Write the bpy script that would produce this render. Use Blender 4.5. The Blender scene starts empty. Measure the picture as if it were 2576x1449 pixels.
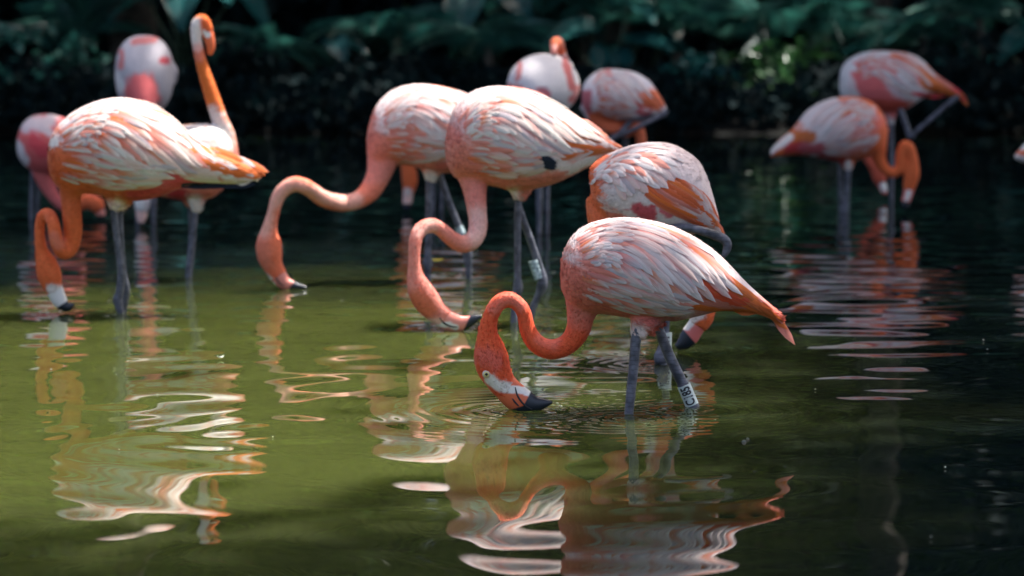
import bpy, bmesh, math, random
import numpy as np
from mathutils import Vector, Matrix
from mathutils.bvhtree import BVHTree
R = math.radians
random.seed(7); RNG = np.random.default_rng(7)
scn = bpy.context.scene
COL = scn.collection

# ------------------------------------------------------------------ camera
F, W_, CXP, CYP = 7155.0, 2576.0, 1288.0, 724.5      # photograph measured on a 2576 px wide view
CAMH, YH = 0.93, 100.0
PITCH = math.atan((CYP - YH) / F)
cam_d = bpy.data.cameras.new('camera')
cam_d.sensor_width = 36.0
cam_d.lens = 36.0 * F / W_
cam_d.clip_start, cam_d.clip_end = 0.1, 600.0
cam_d.dof.use_dof = True
cam_d.dof.focus_distance = 7.15
cam_d.dof.aperture_fstop = 3.6
cam_d.dof.aperture_blades = 0
cam = bpy.data.objects.new('camera', cam_d)
cam.location = (0, 0, CAMH)
cam.rotation_euler = (R(90) - PITCH, 0, 0)
COL.objects.link(cam); scn.camera = cam

# ------------------------------------------------------------------ light
SUN_EL, SUN_AZ = R(65), R(60)                        # high, from the right and behind the birds
world = bpy.data.worlds.new('World'); scn.world = world
world.use_nodes = True
wn = world.node_tree.nodes; wl = world.node_tree.links
bg = wn['Background']
sky = wn.new('ShaderNodeTexSky'); sky.sky_type = 'NISHITA'; sky.sun_disc = False
sky.sun_elevation = SUN_EL; sky.sun_rotation = SUN_AZ
sky.dust_density = 5.0; sky.air_density = 0.7; sky.ozone_density = 0.2
wl.new(sky.outputs[0], bg.inputs[0]); bg.inputs[1].default_value = 0.135
sun_d = bpy.data.lights.new('sun', 'SUN'); sun_d.energy = 4.2; sun_d.angle = R(0.5)
sun_d.color = (1.0, 0.965, 0.92)
sun = bpy.data.objects.new('sun', sun_d); COL.objects.link(sun)
SUNDIR = Vector((math.cos(SUN_EL) * math.sin(SUN_AZ), math.cos(SUN_EL) * math.cos(SUN_AZ), math.sin(SUN_EL)))
sun.rotation_euler = SUNDIR.to_track_quat('Z', 'Y').to_euler()
sun.location = SUNDIR * 40
vs = scn.view_settings
vs.view_transform = 'Standard'; vs.look = 'None'; vs.exposure = 1.45; vs.gamma = 1.0; vs.use_curve_mapping = False
scn.render.engine = 'CYCLES'
scn.cycles.use_denoising = True
scn.cycles.max_bounces = 6
scn.cycles.caustics_reflective = False; scn.cycles.caustics_refractive = False

# ------------------------------------------------------------------ helpers
CP, SP = math.cos(PITCH), math.sin(PITCH)
def P(px, py, Y):
    """the world point seen at (px, py) whose distance along the view ground axis is Y"""
    u, v = (px - CXP) / F, -(py - CYP) / F
    d = Vector((u, CP + v * SP, -SP + v * CP))
    k = Y / d.y
    return Vector((d.x * k, Y, CAMH + d.z * k))
def px_of(co, Y0):
    """photograph coordinates of points pushed onto the upright plane at Y0"""
    k = F / (CP * Y0)
    x = np.asarray(co)
    a = (x[:, 2] - CAMH) / Y0
    v = (a * CP + SP) / (CP - a * SP)
    dy = CP + v * SP
    u = x[:, 0] / Y0 * dy
    return CXP + u * F, CYP - v * F
def scale_at(Y): return F / Y

def smooth(a, b, x):
    t = np.clip((x - a) / (b - a), 0, 1); return t * t * (3 - 2 * t)
def hash2(ix, iy, seed):
    h = (ix.astype(np.int64) * 374761393 + iy.astype(np.int64) * 668265263 + seed * 974634777) & 0x7fffffff
    h = ((h ^ (h >> 13)) * 1274126177) & 0x7fffffff
    h = (h ^ (h >> 16)) & 0xffff
    return h / 65535.0
def vnoise(x, y, seed=0):
    ix, iy = np.floor(x), np.floor(y); fx, fy = x - ix, y - iy
    fx = fx * fx * (3 - 2 * fx); fy = fy * fy * (3 - 2 * fy)
    a = hash2(ix, iy, seed); b = hash2(ix + 1, iy, seed); c = hash2(ix, iy + 1, seed); d = hash2(ix + 1, iy + 1, seed)
    return (a * (1 - fx) + b * fx) * (1 - fy) + (c * (1 - fx) + d * fx) * fy
def fbm(x, y, seed=0, o=3):
    s, a, t = 0, 1.0, 0
    for i in range(o):
        s = s + a * vnoise(x * 2 ** i, y * 2 ** i, seed + i * 17); t += a; a *= 0.5
    return s / t * 2 - 1

def tag(o, label=None, cat=None, group=None, kind=None):
    if label: o['label'] = label
    if cat: o['category'] = cat
    if group: o['group'] = group
    if kind: o['kind'] = kind
    return o
def empty(name, loc):
    o = bpy.data.objects.new(name, None); o.location = loc; o.empty_display_size = 0.1
    COL.objects.link(o); return o
def mesh_obj(name, verts, faces, mat, parent=None, cols=None, smooth_shade=True, origin=None, vane=None):
    me = bpy.data.meshes.new(name)
    v = np.asarray(verts, dtype=np.float64).reshape(-1, 3)
    if parent is not None and origin is None:
        origin = wloc(parent)
    if origin is not None: v = v - np.asarray(origin)
    me.from_pydata(v.tolist(), [], faces if isinstance(faces, list) else faces.tolist())
    if cols is not None:
        at = me.attributes.new('Col', 'FLOAT_COLOR', 'POINT')
        c = np.ones((len(v), 4), np.float32); c[:, :3] = cols
        at.data.foreach_set('color', c.ravel())
    if vane is not None:
        at = me.attributes.new('Vane', 'FLOAT_VECTOR', 'POINT'); at.data.foreach_set('vector', np.asarray(vane, np.float32).ravel())
    if smooth_shade:
        me.polygons.foreach_set('use_smooth', np.ones(len(me.polygons), bool))
    if mat: me.materials.append(mat)
    me.update()
    o = bpy.data.objects.new(name, me); COL.objects.link(o)
    if parent is not None: o.parent = parent
    return o
def wloc(o):
    v = Vector((0, 0, 0))
    while o is not None:
        v = v + o.location; o = o.parent
    return v

# ------------------------------------------------------------------ materials
def new_mat(name):
    m = bpy.data.materials.new(name); m.use_nodes = True
    nt = m.node_tree; b = nt.nodes['Principled BSDF']
    return m, nt, nt.nodes, nt.links, b
def N(nodes, t, **kw):
    n = nodes.new(t)
    for k, v in kw.items():
        if k.startswith('i_'): n.inputs[k[2:].replace('_', ' ')].default_value = v
        else: setattr(n, k, v)
    return n
def plumage_mat(name, nscale, bump, translucent=0.0, stretch=(1, 1, 1), sheen=0.16):
    m, nt, n, l, b = new_mat(name)
    at = N(n, 'ShaderNodeAttribute', attribute_name='Col')
    tc = N(n, 'ShaderNodeTexCoord')
    mp = N(n, 'ShaderNodeMapping'); mp.inputs['Scale'].default_value = stretch
    no = N(n, 'ShaderNodeTexNoise', i_Scale=nscale, i_Detail=4.0, i_Roughness=0.65)
    l.new(tc.outputs['Object'], mp.inputs[0]); l.new(mp.outputs[0], no.inputs['Vector'])
    mr = N(n, 'ShaderNodeMapRange'); mr.inputs['To Min'].default_value = 0.80; mr.inputs['To Max'].default_value = 1.16
    mr.inputs['From Min'].default_value = 0.25; mr.inputs['From Max'].default_value = 0.75
    l.new(no.outputs['Fac'], mr.inputs[0])
    mx = N(n, 'ShaderNodeVectorMath', operation='SCALE')
    l.new(at.outputs['Color'], mx.inputs[0]); l.new(mr.outputs[0], mx.inputs['Scale'])
    l.new(mx.outputs[0], b.inputs['Base Color'])
    b.inputs['Roughness'].default_value = 0.78
    b.inputs['Specular IOR Level'].default_value = 0.2
    b.inputs['Sheen Weight'].default_value = sheen
    b.inputs['Sheen Roughness'].default_value = 0.3
    bp = N(n, 'ShaderNodeBump', i_Strength=bump, i_Distance=0.004)
    l.new(no.outputs['Fac'], bp.inputs['Height']); l.new(bp.outputs[0], b.inputs['Normal'])
    if translucent:
        tr = N(n, 'ShaderNodeBsdfTranslucent'); l.new(mx.outputs[0], tr.inputs[0])
        ms = N(n, 'ShaderNodeMixShader'); ms.inputs[0].default_value = translucent
        out = n['Material Output']
        l.new(b.outputs[0], ms.inputs[1]); l.new(tr.outputs[0], ms.inputs[2]); l.new(ms.outputs[0], out.inputs[0])
    return m
M_BODY = plumage_mat('body plumage', 110, 0.55)
M_FEATHER = plumage_mat('vane', 160, 0.25, translucent=0.15, sheen=0.05)

def vane_mat():
    m, nt, n, l, b = new_mat('vane')
    at = N(n, 'ShaderNodeAttribute', attribute_name='Col'); uv = N(n, 'ShaderNodeAttribute', attribute_name='Vane')
    mp = N(n, 'ShaderNodeMapping'); mp.inputs['Scale'].default_value = (1.6, 5.5, 37.0)
    no = N(n, 'ShaderNodeTexNoise', i_Scale=1.0, i_Detail=4.0, i_Roughness=0.7)
    l.new(uv.outputs['Vector'], mp.inputs[0]); l.new(mp.outputs[0], no.inputs['Vector'])
    mr = N(n, 'ShaderNodeMapRange'); mr.inputs['From Min'].default_value = 0.25; mr.inputs['From Max'].default_value = 0.75
    mr.inputs['To Min'].default_value = 0.70; mr.inputs['To Max'].default_value = 1.18
    l.new(no.outputs['Fac'], mr.inputs[0])
    mx = N(n, 'ShaderNodeVectorMath', operation='SCALE'); l.new(at.outputs['Color'], mx.inputs[0]); l.new(mr.outputs[0], mx.inputs['Scale'])
    l.new(mx.outputs[0], b.inputs['Base Color'])
    b.inputs['Roughness'].default_value = 0.7; b.inputs['Specular IOR Level'].default_value = 0.25
    bp = N(n, 'ShaderNodeBump', i_Strength=0.35, i_Distance=0.003)
    l.new(no.outputs['Fac'], bp.inputs['Height']); l.new(bp.outputs[0], b.inputs['Normal'])
    tr = N(n, 'ShaderNodeBsdfTranslucent'); l.new(mx.outputs[0], tr.inputs[0])
    ms = N(n, 'ShaderNodeMixShader'); ms.inputs[0].default_value = 0.2
    l.new(b.outputs[0], ms.inputs[1]); l.new(tr.outputs[0], ms.inputs[2]); l.new(ms.outputs[0], n['Material Output'].inputs[0])
    return m
M_VANE = vane_mat()

def bill_mat():
    m, nt, n, l, b = new_mat('bill horn')
    at = N(n, 'ShaderNodeAttribute', attribute_name='Col')
    l.new(at.outputs['Color'], b.inputs['Base Color'])
    b.inputs['Roughness'].default_value = 0.2
    no = N(n, 'ShaderNodeTexNoise', i_Scale=240.0, i_Detail=2.0)
    bp = N(n, 'ShaderNodeBump', i_Strength=0.25, i_Distance=0.002)
    l.new(no.outputs[0], bp.inputs['Height']); l.new(bp.outputs[0], b.inputs['Normal'])
    return m
M_BILL = bill_mat()
def leg_mat():
    m, nt, n, l, b = new_mat('leg scales')
    tc = N(n, 'ShaderNodeTexCoord')
    wv = N(n, 'ShaderNodeTexWave', wave_type='BANDS', bands_direction='Z', wave_profile='SAW', i_Scale=27.0, i_Distortion=2.2, i_Detail=2.0)
    wv.inputs['Detail Scale'].default_value = 3.0
    l.new(tc.outputs['Object'], wv.inputs['Vector'])
    no = N(n, 'ShaderNodeTexNoise', i_Scale=38.0, i_Detail=4.0)
    l.new(tc.outputs['Object'], no.inputs['Vector'])
    cr = N(n, 'ShaderNodeValToRGB')
    cr.color_ramp.elements[0].position = 0.35; cr.color_ramp.elements[0].color = (0.040, 0.044, 0.058, 1)
    cr.color_ramp.elements[1].position = 0.68; cr.color_ramp.elements[1].color = (0.16, 0.163, 0.205, 1)
    l.new(no.outputs[0], cr.inputs[0])
    rp = N(n, 'ShaderNodeMapRange'); rp.inputs['From Min'].default_value = 0.0; rp.inputs['From Max'].default_value = 0.18
    rp.inputs['To Min'].default_value = 0.4; rp.inputs['To Max'].default_value = 1.0
    l.new(wv.outputs['Fac'], rp.inputs[0])
    mx = N(n, 'ShaderNodeVectorMath', operation='SCALE'); l.new(cr.outputs[0], mx.inputs[0]); l.new(rp.outputs[0], mx.inputs['Scale'])
    l.new(mx.outputs[0], b.inputs['Base Color'])
    b.inputs['Roughness'].default_value = 0.5
    bp = N(n, 'ShaderNodeBump', i_Strength=0.5, i_Distance=0.002)
    l.new(rp.outputs[0], bp.inputs['Height']); l.new(bp.outputs[0], b.inputs['Normal'])
    return m
M_LEG = leg_mat()
def flat_mat(name, col, rough=0.5, noise=0.0, nscale=30, dark=None, trans=0.0, spec=None):
    m, nt, n, l, b = new_mat(name)
    b.inputs['Roughness'].default_value = rough
    b.inputs['Base Color'].default_value = (*col, 1)
    if spec is not None: b.inputs['Specular IOR Level'].default_value = spec
    src = None
    if noise:
        tc = N(n, 'ShaderNodeTexCoord')
        no = N(n, 'ShaderNodeTexNoise', i_Scale=float(nscale), i_Detail=5.0)
        l.new(tc.outputs['Object'], no.inputs['Vector'])
        cr = N(n, 'ShaderNodeValToRGB')
        cr.color_ramp.elements[0].position = 0.32; cr.color_ramp.elements[0].color = (*(dark or [c * (1 - noise) for c in col]), 1)
        cr.color_ramp.elements[1].position = 0.66; cr.color_ramp.elements[1].color = (*[min(1, c * (1 + noise * .5)) for c in col], 1)
        l.new(no.outputs[0], cr.inputs[0]); l.new(cr.outputs[0], b.inputs['Base Color']); src = cr.outputs[0]
        bp = N(n, 'ShaderNodeBump', i_Strength=0.3, i_Distance=0.01)
        l.new(no.outputs[0], bp.inputs['Height']); l.new(bp.outputs[0], b.inputs['Normal'])
    if trans:
        tr = N(n, 'ShaderNodeBsdfTranslucent'); tr.inputs[0].default_value = (*col, 1)
        if src: l.new(src, tr.inputs[0])
        ms = N(n, 'ShaderNodeMixShader'); ms.inputs[0].default_value = trans
        l.new(b.outputs[0], ms.inputs[1]); l.new(tr.outputs[0], ms.inputs[2]); l.new(ms.outputs[0], n['Material Output'].inputs[0])
    return m
M_BAND = flat_mat('band plastic', (0.60, 0.67, 0.63), 0.35, 0.08, 60)
M_BANDW = flat_mat('worn band plastic', (0.62, 0.72, 0.72), 0.4, 0.5, 90, dark=(0.05, 0.12, 0.14))
M_INK = flat_mat('black print', (0.012, 0.014, 0.02), 0.5)
M_EYE = flat_mat('iris', (0.62, 0.55, 0.22), 0.15)
M_LID = flat_mat('eyelid skin', (0.62, 0.50, 0.42), 0.5)
M_PUPIL = flat_mat('pupil', (0.008, 0.008, 0.008), 0.1)

# ------------------------------------------------------------------ large structure: ground, water
POND = (-9.5, 8.2, -12.0, 28.4)
def ground():
    xs = np.concatenate([np.linspace(-120, -20, 14, endpoint=False), np.linspace(-20, 20, 81), np.linspace(20, 120, 15)[1:]])
    ys = np.concatenate([np.linspace(-90, -16, 12, endpoint=False), np.linspace(-16, 50, 133), np.linspace(50, 160, 15)[1:]])
    X, Y = np.meshgrid(xs, ys)
    wob = 0.5 * fbm(X * 0.35, Y * 0.35, 3)
    inx = np.minimum(X - POND[0], POND[1] - X); iny = np.minimum(Y - POND[2], POND[3] - Y)
    d = np.where((inx > 0) & (iny > 0), np.minimum(inx, iny), -np.hypot(np.minimum(inx, 0), np.minimum(iny, 0)))
    d = d + wob * 0.5
    Z = np.where(d > 0, -0.55 * smooth(0, 1.2, d), 0.30 * smooth(0, 0.5, -d) + 0.55 * smooth(0.5, 6, -d)) + 0.05 * fbm(X, Y, 9)
    n, m = X.shape
    v = np.stack([X, Y, Z], -1).reshape(-1, 3)
    i = np.arange((n - 1) * (m - 1)); r, c = i // (m - 1), i % (m - 1); a = r * m + c
    f = np.stack([a, a + 1, a + m + 1, a + m], -1)
    mat = flat_mat('leaf littered earth', (0.010, 0.010, 0.009), 0.95, 0.7, 2.5, spec=0.1)
    o = mesh_obj('ground', v, f, mat); tag(o, kind='structure')
ground()

RIPPLES = []     # (x, y, amplitude, wavelength, reach) where legs and bills break the water
def water():
    pys = np.arange(1500, 332.0, -1.7)
    ydense = CAMH / np.tan(np.arctan((pys - CYP) / F) + PITCH)
    ys = np.concatenate([np.linspace(-11.9, ydense[0], 40, endpoint=False), ydense, [28.5, 29.2]])
    us = np.concatenate([-np.linspace(1, 0.225, 14, endpoint=False) ** 2 * 0 - np.linspace(3.2, 0.225, 14, endpoint=False), np.linspace(-0.21, 0.21, 700), np.linspace(0.225, 3.2, 15)])
    Yg = np.repeat(ys[:, None], len(us), 1)
    Xg = us[None, :] * np.maximum(Yg, 4.0)
    Xg = np.clip(Xg, -10.0 + us[None, :] * 0.02, 8.8 + us[None, :] * 0.02)
    Z = np.zeros_like(Xg)
    rng = np.random.default_rng(25)
    wx = Xg + 0.25 * fbm(Xg * 0.7, Yg * 0.7, 5, 2); wy = Yg + 0.25 * fbm(Xg * 0.7 + 9, Yg * 0.7, 6, 2)
    far = smooth(8.0, 13.0, Yg)
    nw = 46
    for i in range(nw):
        lam = 0.17 * (1.6 / 0.17) ** ((i + rng.random()) / nw)
        th = rng.normal(math.pi / 2, 0.75) if i % 3 else rng.random() * math.pi
        k = 2 * math.pi / lam
        slope = 0.0145 / math.sqrt(nw / 2) * (1.3 if 0.2 < lam < 0.5 else 0.7 if lam < 0.75 else 0.28)
        amp = slope / k
        near = 1 - smooth(6.0, 9.0, Yg)
        w = 1 + far * (1.5 if lam < 0.4 else 0.4) - near * (0.50 if lam < 0.24 else 0.22)
        Z += amp * w * np.sin(k * (wx * math.cos(th) + wy * math.sin(th)) + rng.random() * 6.28)
    patch = 0.65 + 0.7 * (0.5 + 0.5 * fbm(Xg * 0.45, Yg * 0.3, 31, 2))
    Z *= patch
    for (x, y, a, lam, reach) in RIPPLES:
        r = np.hypot(Xg - x, Yg - y)
        msk = r < reach * 5
        rr = r[msk]
        ph = fbm(Xg[msk] * 6, Yg[msk] * 6, int(abs(x * 100)) + 1, 2)
        Z[msk] += a * np.exp(-rr / reach) * np.sin(2 * math.pi * rr / lam + 3.2 * ph) * smooth(0.0, 0.03, rr) * (1 + 0.5 * ph)
    n, m = Xg.shape
    v = np.stack([Xg, Yg, Z], -1).reshape(-1, 3)
    i = np.arange((n - 1) * (m - 1)); r, c = i // (m - 1), i % (m - 1); a = r * m + c
    f = np.stack([a, a + 1, a + m + 1, a + m], -1)
    me = bpy.data.meshes.new('water')
    me.vertices.add(len(v)); me.vertices.foreach_set('co', v.ravel())
    me.loops.add(len(f) * 4); me.loops.foreach_set('vertex_index', f.ravel())
    me.polygons.add(len(f)); me.polygons.foreach_set('loop_start', np.arange(len(f)) * 4)
    me.update(calc_edges=True)
    me.polygons.foreach_set('use_smooth', np.ones(len(f), bool))
    mt, nt, nd, l, b = new_mat('murky pond water')
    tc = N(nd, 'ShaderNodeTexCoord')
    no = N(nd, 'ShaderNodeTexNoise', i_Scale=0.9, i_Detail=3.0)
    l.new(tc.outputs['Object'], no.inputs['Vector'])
    # sun patch and tree shade painted into the water colour: olive ellipse, darker outside
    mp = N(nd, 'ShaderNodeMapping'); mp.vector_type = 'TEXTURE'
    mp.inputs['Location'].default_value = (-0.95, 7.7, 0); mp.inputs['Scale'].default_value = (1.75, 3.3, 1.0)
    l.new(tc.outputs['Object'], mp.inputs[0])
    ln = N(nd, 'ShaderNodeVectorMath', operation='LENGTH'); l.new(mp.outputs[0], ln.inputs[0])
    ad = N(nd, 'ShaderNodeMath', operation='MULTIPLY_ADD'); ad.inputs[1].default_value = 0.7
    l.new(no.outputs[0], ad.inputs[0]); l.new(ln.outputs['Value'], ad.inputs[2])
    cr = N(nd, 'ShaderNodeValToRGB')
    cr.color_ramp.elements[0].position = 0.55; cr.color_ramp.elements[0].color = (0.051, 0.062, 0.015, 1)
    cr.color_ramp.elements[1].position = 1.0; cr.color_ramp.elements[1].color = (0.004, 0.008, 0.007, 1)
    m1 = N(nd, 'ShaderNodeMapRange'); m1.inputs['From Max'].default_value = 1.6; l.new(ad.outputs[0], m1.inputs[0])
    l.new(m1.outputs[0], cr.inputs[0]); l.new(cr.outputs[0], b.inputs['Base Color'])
    b.inputs['Roughness'].default_value = 0.012
    b.subsurface_method = 'BURLEY'                    # light wanders through the murk before it comes back up
    b.inputs['Subsurface Weight'].default_value = 1.0
    b.inputs['Subsurface Radius'].default_value = (0.9, 1.0, 0.5)
    b.inputs['Subsurface Scale'].default_value = 0.28
    b.inputs['IOR'].default_value = 1.333
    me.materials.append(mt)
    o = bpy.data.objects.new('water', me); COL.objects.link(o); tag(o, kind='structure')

# ------------------------------------------------------------------ vegetation
def leaf_mat(name, lo, hi, rough, trans, spec=0.5):
    m, nt, n, l, b = new_mat(name)
    g = N(n, 'ShaderNodeNewGeometry'); oi = N(n, 'ShaderNodeObjectInfo')
    ad = N(n, 'ShaderNodeMath', operation='ADD'); l.new(g.outputs['Random Per Island'], ad.inputs[0]); l.new(oi.outputs['Random'], ad.inputs[1])
    fr = N(n, 'ShaderNodeMath', operation='FRACT'); l.new(ad.outputs[0], fr.inputs[0])
    cr = N(n, 'ShaderNodeValToRGB')
    cr.color_ramp.elements[0].color = (*lo, 1); cr.color_ramp.elements[1].color = (*hi, 1)
    l.new(fr.outputs[0], cr.inputs[0])
    l.new(cr.outputs[0], b.inputs['Base Color']); b.inputs['Roughness'].default_value = rough; b.inputs['Specular IOR Level'].default_value = spec
    tr = N(n, 'ShaderNodeBsdfTranslucent'); l.new(cr.outputs[0], tr.inputs[0])
    ms = N(n, 'ShaderNodeMixShader'); ms.inputs[0].default_value = trans
    l.new(b.outputs[0], ms.inputs[1]); l.new(tr.outputs[0], ms.inputs[2]); l.new(ms.outputs[0], n['Material Output'].inputs[0])
    return m
M_CANOPY = leaf_mat('canopy leaves', (0.022, 0.055, 0.024), (0.065, 0.140, 0.035), 0.45, 0.42, 0.3)
M_BROAD = leaf_mat('broad glossy leaves', (0.012, 0.078, 0.082), (0.032, 0.155, 0.145), 0.22, 0.2)
M_FROND = leaf_mat('fronds', (0.015, 0.085, 0.076), (0.040, 0.165, 0.125), 0.40, 0.25)
M_BRIGHT = leaf_mat('young yellow green leaves', (0.030, 0.10, 0.030), (0.06, 0.17, 0.05), 0.35, 0.3)
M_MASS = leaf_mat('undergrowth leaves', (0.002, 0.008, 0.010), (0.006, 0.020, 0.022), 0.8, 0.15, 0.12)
M_BARK = flat_mat('bark', (0.085, 0.070, 0.055), 0.9, 0.6, 9)
M_STALK = flat_mat('green stalk', (0.045, 0.085, 0.045), 0.5, 0.3, 12)

def leaf_cards(centers, size, rng, up_bias=0.4):
    n = len(centers)
    nrm = rng.normal(size=(n, 3)); nrm[:, 2] = np.abs(nrm[:, 2]) + up_bias; nrm /= np.linalg.norm(nrm, axis=1)[:, None]
    t = rng.normal(size=(n, 3)); t -= nrm * np.sum(t * nrm, 1)[:, None]; t /= np.linalg.norm(t, axis=1)[:, None]
    s = np.cross(nrm, t)
    L = (size * rng.uniform(0.6, 1.3, n))[:, None]
    a = centers - t * L * 0.5
    b = centers + s * L * 0.24 - t * L * 0.05 + nrm * L * 0.05
    c = centers + t * L * 0.5 - nrm * L * 0.06
    d = centers - s * L * 0.24 - t * L * 0.05 + nrm * L * 0.05
    v = np.stack([a, b, c, d], 1).reshape(-1, 3)
    f = np.arange(n * 4).reshape(-1, 4)
    return v, f
def clumps(blobs, n, rng, clump_r=0.55, per=36):
    """leaf centres in clumps spread through ellipsoid blobs (cx, cy, cz, rx, ry, rz)"""
    out = []
    vol = np.array([b[3] * b[4] * b[5] for b in blobs]); pr = vol / vol.sum()
    nc = max(1, n // per)
    for b, k in zip(blobs, rng.multinomial(nc, pr)):
        if not k: continue
        d = rng.normal(size=(k, 3)); d /= np.linalg.norm(d, axis=1)[:, None]
        c = np.array(b[:3]) + d * (rng.random(k) ** 0.45)[:, None] * np.array(b[3:])
        p = np.repeat(c, per, 0) + rng.normal(size=(k * per, 3)) * clump_r * np.array([1, 1, 0.6])
        out.append(p)
    return np.concatenate(out)
def tube(path, radii, seg=8):
    v, f = [], []
    path = [Vector(p) for p in path]
    for i, p in enumerate(path):
        t = (path[min(i + 1, len(path) - 1)] - path[max(i - 1, 0)]).normalized()
        s = t.cross(Vector((0.3, 1, 0.2))).normalized(); u = s.cross(t)
        for k in range(seg):
            a = 2 * math.pi * k / seg
            v.append(p + (s * math.cos(a) + u * math.sin(a)) * radii[i])
        if i:
            for k in range(seg):
                f.append([(i - 1) * seg + k, (i - 1) * seg + (k + 1) % seg, i * seg + (k + 1) % seg, i * seg + k])
    f.append(list(range(seg))[::-1]); f.append([len(v) - seg + k for k in range(seg)])
    return [tuple(x) for x in v], f
def join(parts):
    V, Fc, o = [], [], 0
    for v, f in parts:
        V += [tuple(x) for x in v]; Fc += [[i + o for i in q] for q in f]; o += len(v)
    return V, Fc
def tree(x, y, blobs, n, size, label, seed, lean=(0, 0), r=0.28, group='trees of the wood round the pond'):
    rng = np.random.default_rng(seed)
    root = empty('jungle_tree', (x, y, 0.2)); tag(root, label, 'tree', group)
    parts = []
    top = max(b[2] for b in blobs)
    fork = Vector((x + lean[0] * 0.4, y + lean[1] * 0.4, top * 0.5))
    base = Vector((x, y, 0.0))
    path = [base + (fork - base) * t + Vector((0.15 * math.sin(3 * t + seed), 0.15 * math.cos(2.4 * t + seed), 0)) * (t * (1 - t) * 4) for t in np.linspace(0, 1, 7)]
    parts.append(tube(path, [r * (1.35 if i == 0 else 1 - 0.07 * i) for i in range(7)], 10))
    for b in blobs:
        e = Vector(b[:3])
        mid = fork.lerp(e, 0.5) + Vector((0, 0, 0.25))
        parts.append(tube([fork - Vector((0, 0, 0.2)), mid, e], [r * 0.55, r * 0.3, r * 0.08], 6))
    v, f = join(parts); mesh_obj('trunk', v, f, M_BARK, root)
    c = clumps(blobs, n, rng)
    v, f = leaf_cards(c, size, rng); mesh_obj('crown', v, f, M_CANOPY, root, smooth_shade=False)
    return root

def forest():
    rng = np.random.default_rng(3)
    lab = 'tall dark leafy jungle tree standing in the wood behind the pond'
    for i in range(9):                                # the row behind the bank
        x = -15 + i * 3.8 + rng.uniform(-.8, .8); y = 35 + rng.uniform(-1.5, 2)
        blobs = [(x + rng.uniform(-1.8, 1.8), y + rng.uniform(-1.5, 1.5), z, 2.6, 2.2, 1.9) for z in (3.0, 5.5, 8, 10.5, 12.6)]
        tree(x, y, blobs, 7000, 0.42, lab, 100 + i, r=0.22 + 0.1 * rng.random())
    for i in range(7):                                # crowns reaching out over the far half of the pond
        x = -12 + i * 4.1 + rng.uniform(-.6, .6)
        blobs = [(x + rng.uniform(-1, 1), yy, zz + rng.uniform(-.4, .4), rx, 2.6, 1.1) for yy, zz, rx in ((18.0, 9.8, 2.7), (21.4, 10.3, 2.7), (25.0, 10.5, 2.7), (30.4, 9.9, 1.85))]
        tree(x + rng.uniform(-1, 1), 31.8 + rng.uniform(0, 1.5), blobs, 9000, 0.40, 'tall jungle tree on the far bank with crown reaching out over the pond', 140 + i, lean=(0, -6), r=0.3)
    for i, (x, y, blobs) in enumerate((
            (10.4, 12.5, [(6.5, 9.0, 9.2, 2.7, 2.6, 1.0), (7.4, 12.8, 9.3, 2.5, 2.4, 1.0), (6.9, 15.6, 9.6, 2.6, 2.2, 1.0), (10, 11, 9.0, 2.4, 3.4, 1.2)]),
            (10.4, 5.5, [(5.7, 5.8, 9.2, 2.8, 2.4, 1.0), (2.9, 6.6, 9.3, 1.9, 0.6, 0.6), (9, 5.6, 9.2, 2.4, 2.6, 1.2), (6.5, 2.2, 9.2, 3, 2, 1.0)]))):
        tree(x, y, blobs, 12000, 0.36, 'tall jungle tree on the right bank shading that side of the pond', 160 + i, r=0.3)
    for i, x in enumerate((2.9, 6.4, -4.6)):
        tree(x, 38.5, [(x + rng.uniform(-.6, .6), 38.5, z, 2.4, 1.6, 1.8) for z in (2.2, 4.6, 7.2, 9.8)], 6000, 0.5, lab, 180 + i, r=0.24)
    # the tangle under the trees: one mass nobody could count
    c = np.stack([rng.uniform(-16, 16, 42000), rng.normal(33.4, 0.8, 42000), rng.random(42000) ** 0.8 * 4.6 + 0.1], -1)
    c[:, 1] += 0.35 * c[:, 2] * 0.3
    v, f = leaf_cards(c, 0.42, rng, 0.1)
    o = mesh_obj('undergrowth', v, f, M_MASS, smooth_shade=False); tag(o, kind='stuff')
forest()
def far_wood():
    rng = np.random.default_rng(45); n = 26000
    c = np.stack([rng.uniform(-26, 26, n), rng.normal(46, 1.2, n), rng.random(n) * 17], -1)
    v, f = leaf_cards(c, 1.0, rng, 0.1)
    o = mesh_obj('far_wood', v, f, M_CANOPY, smooth_shade=False); tag(o, kind='stuff')
far_wood()
def bank_cover():
    rng = np.random.default_rng(44); n = 15000
    x = rng.uniform(-9.5, 8.2, n); t = rng.random(n)
    y = 28.2 + 2.1 * t + 0.25 * fbm(x * 0.8, x * 0, 2)
    z = 0.06 + 0.30 * smooth(0, .6, t) + rng.random(n) ** 1.5 * 0.42 * (0.4 + 0.6 * (0.5 + 0.5 * fbm(x * 1.3, y, 8)))
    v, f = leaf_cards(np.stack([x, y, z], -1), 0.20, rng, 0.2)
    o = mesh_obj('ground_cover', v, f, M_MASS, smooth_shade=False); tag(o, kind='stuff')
bank_cover()

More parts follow.
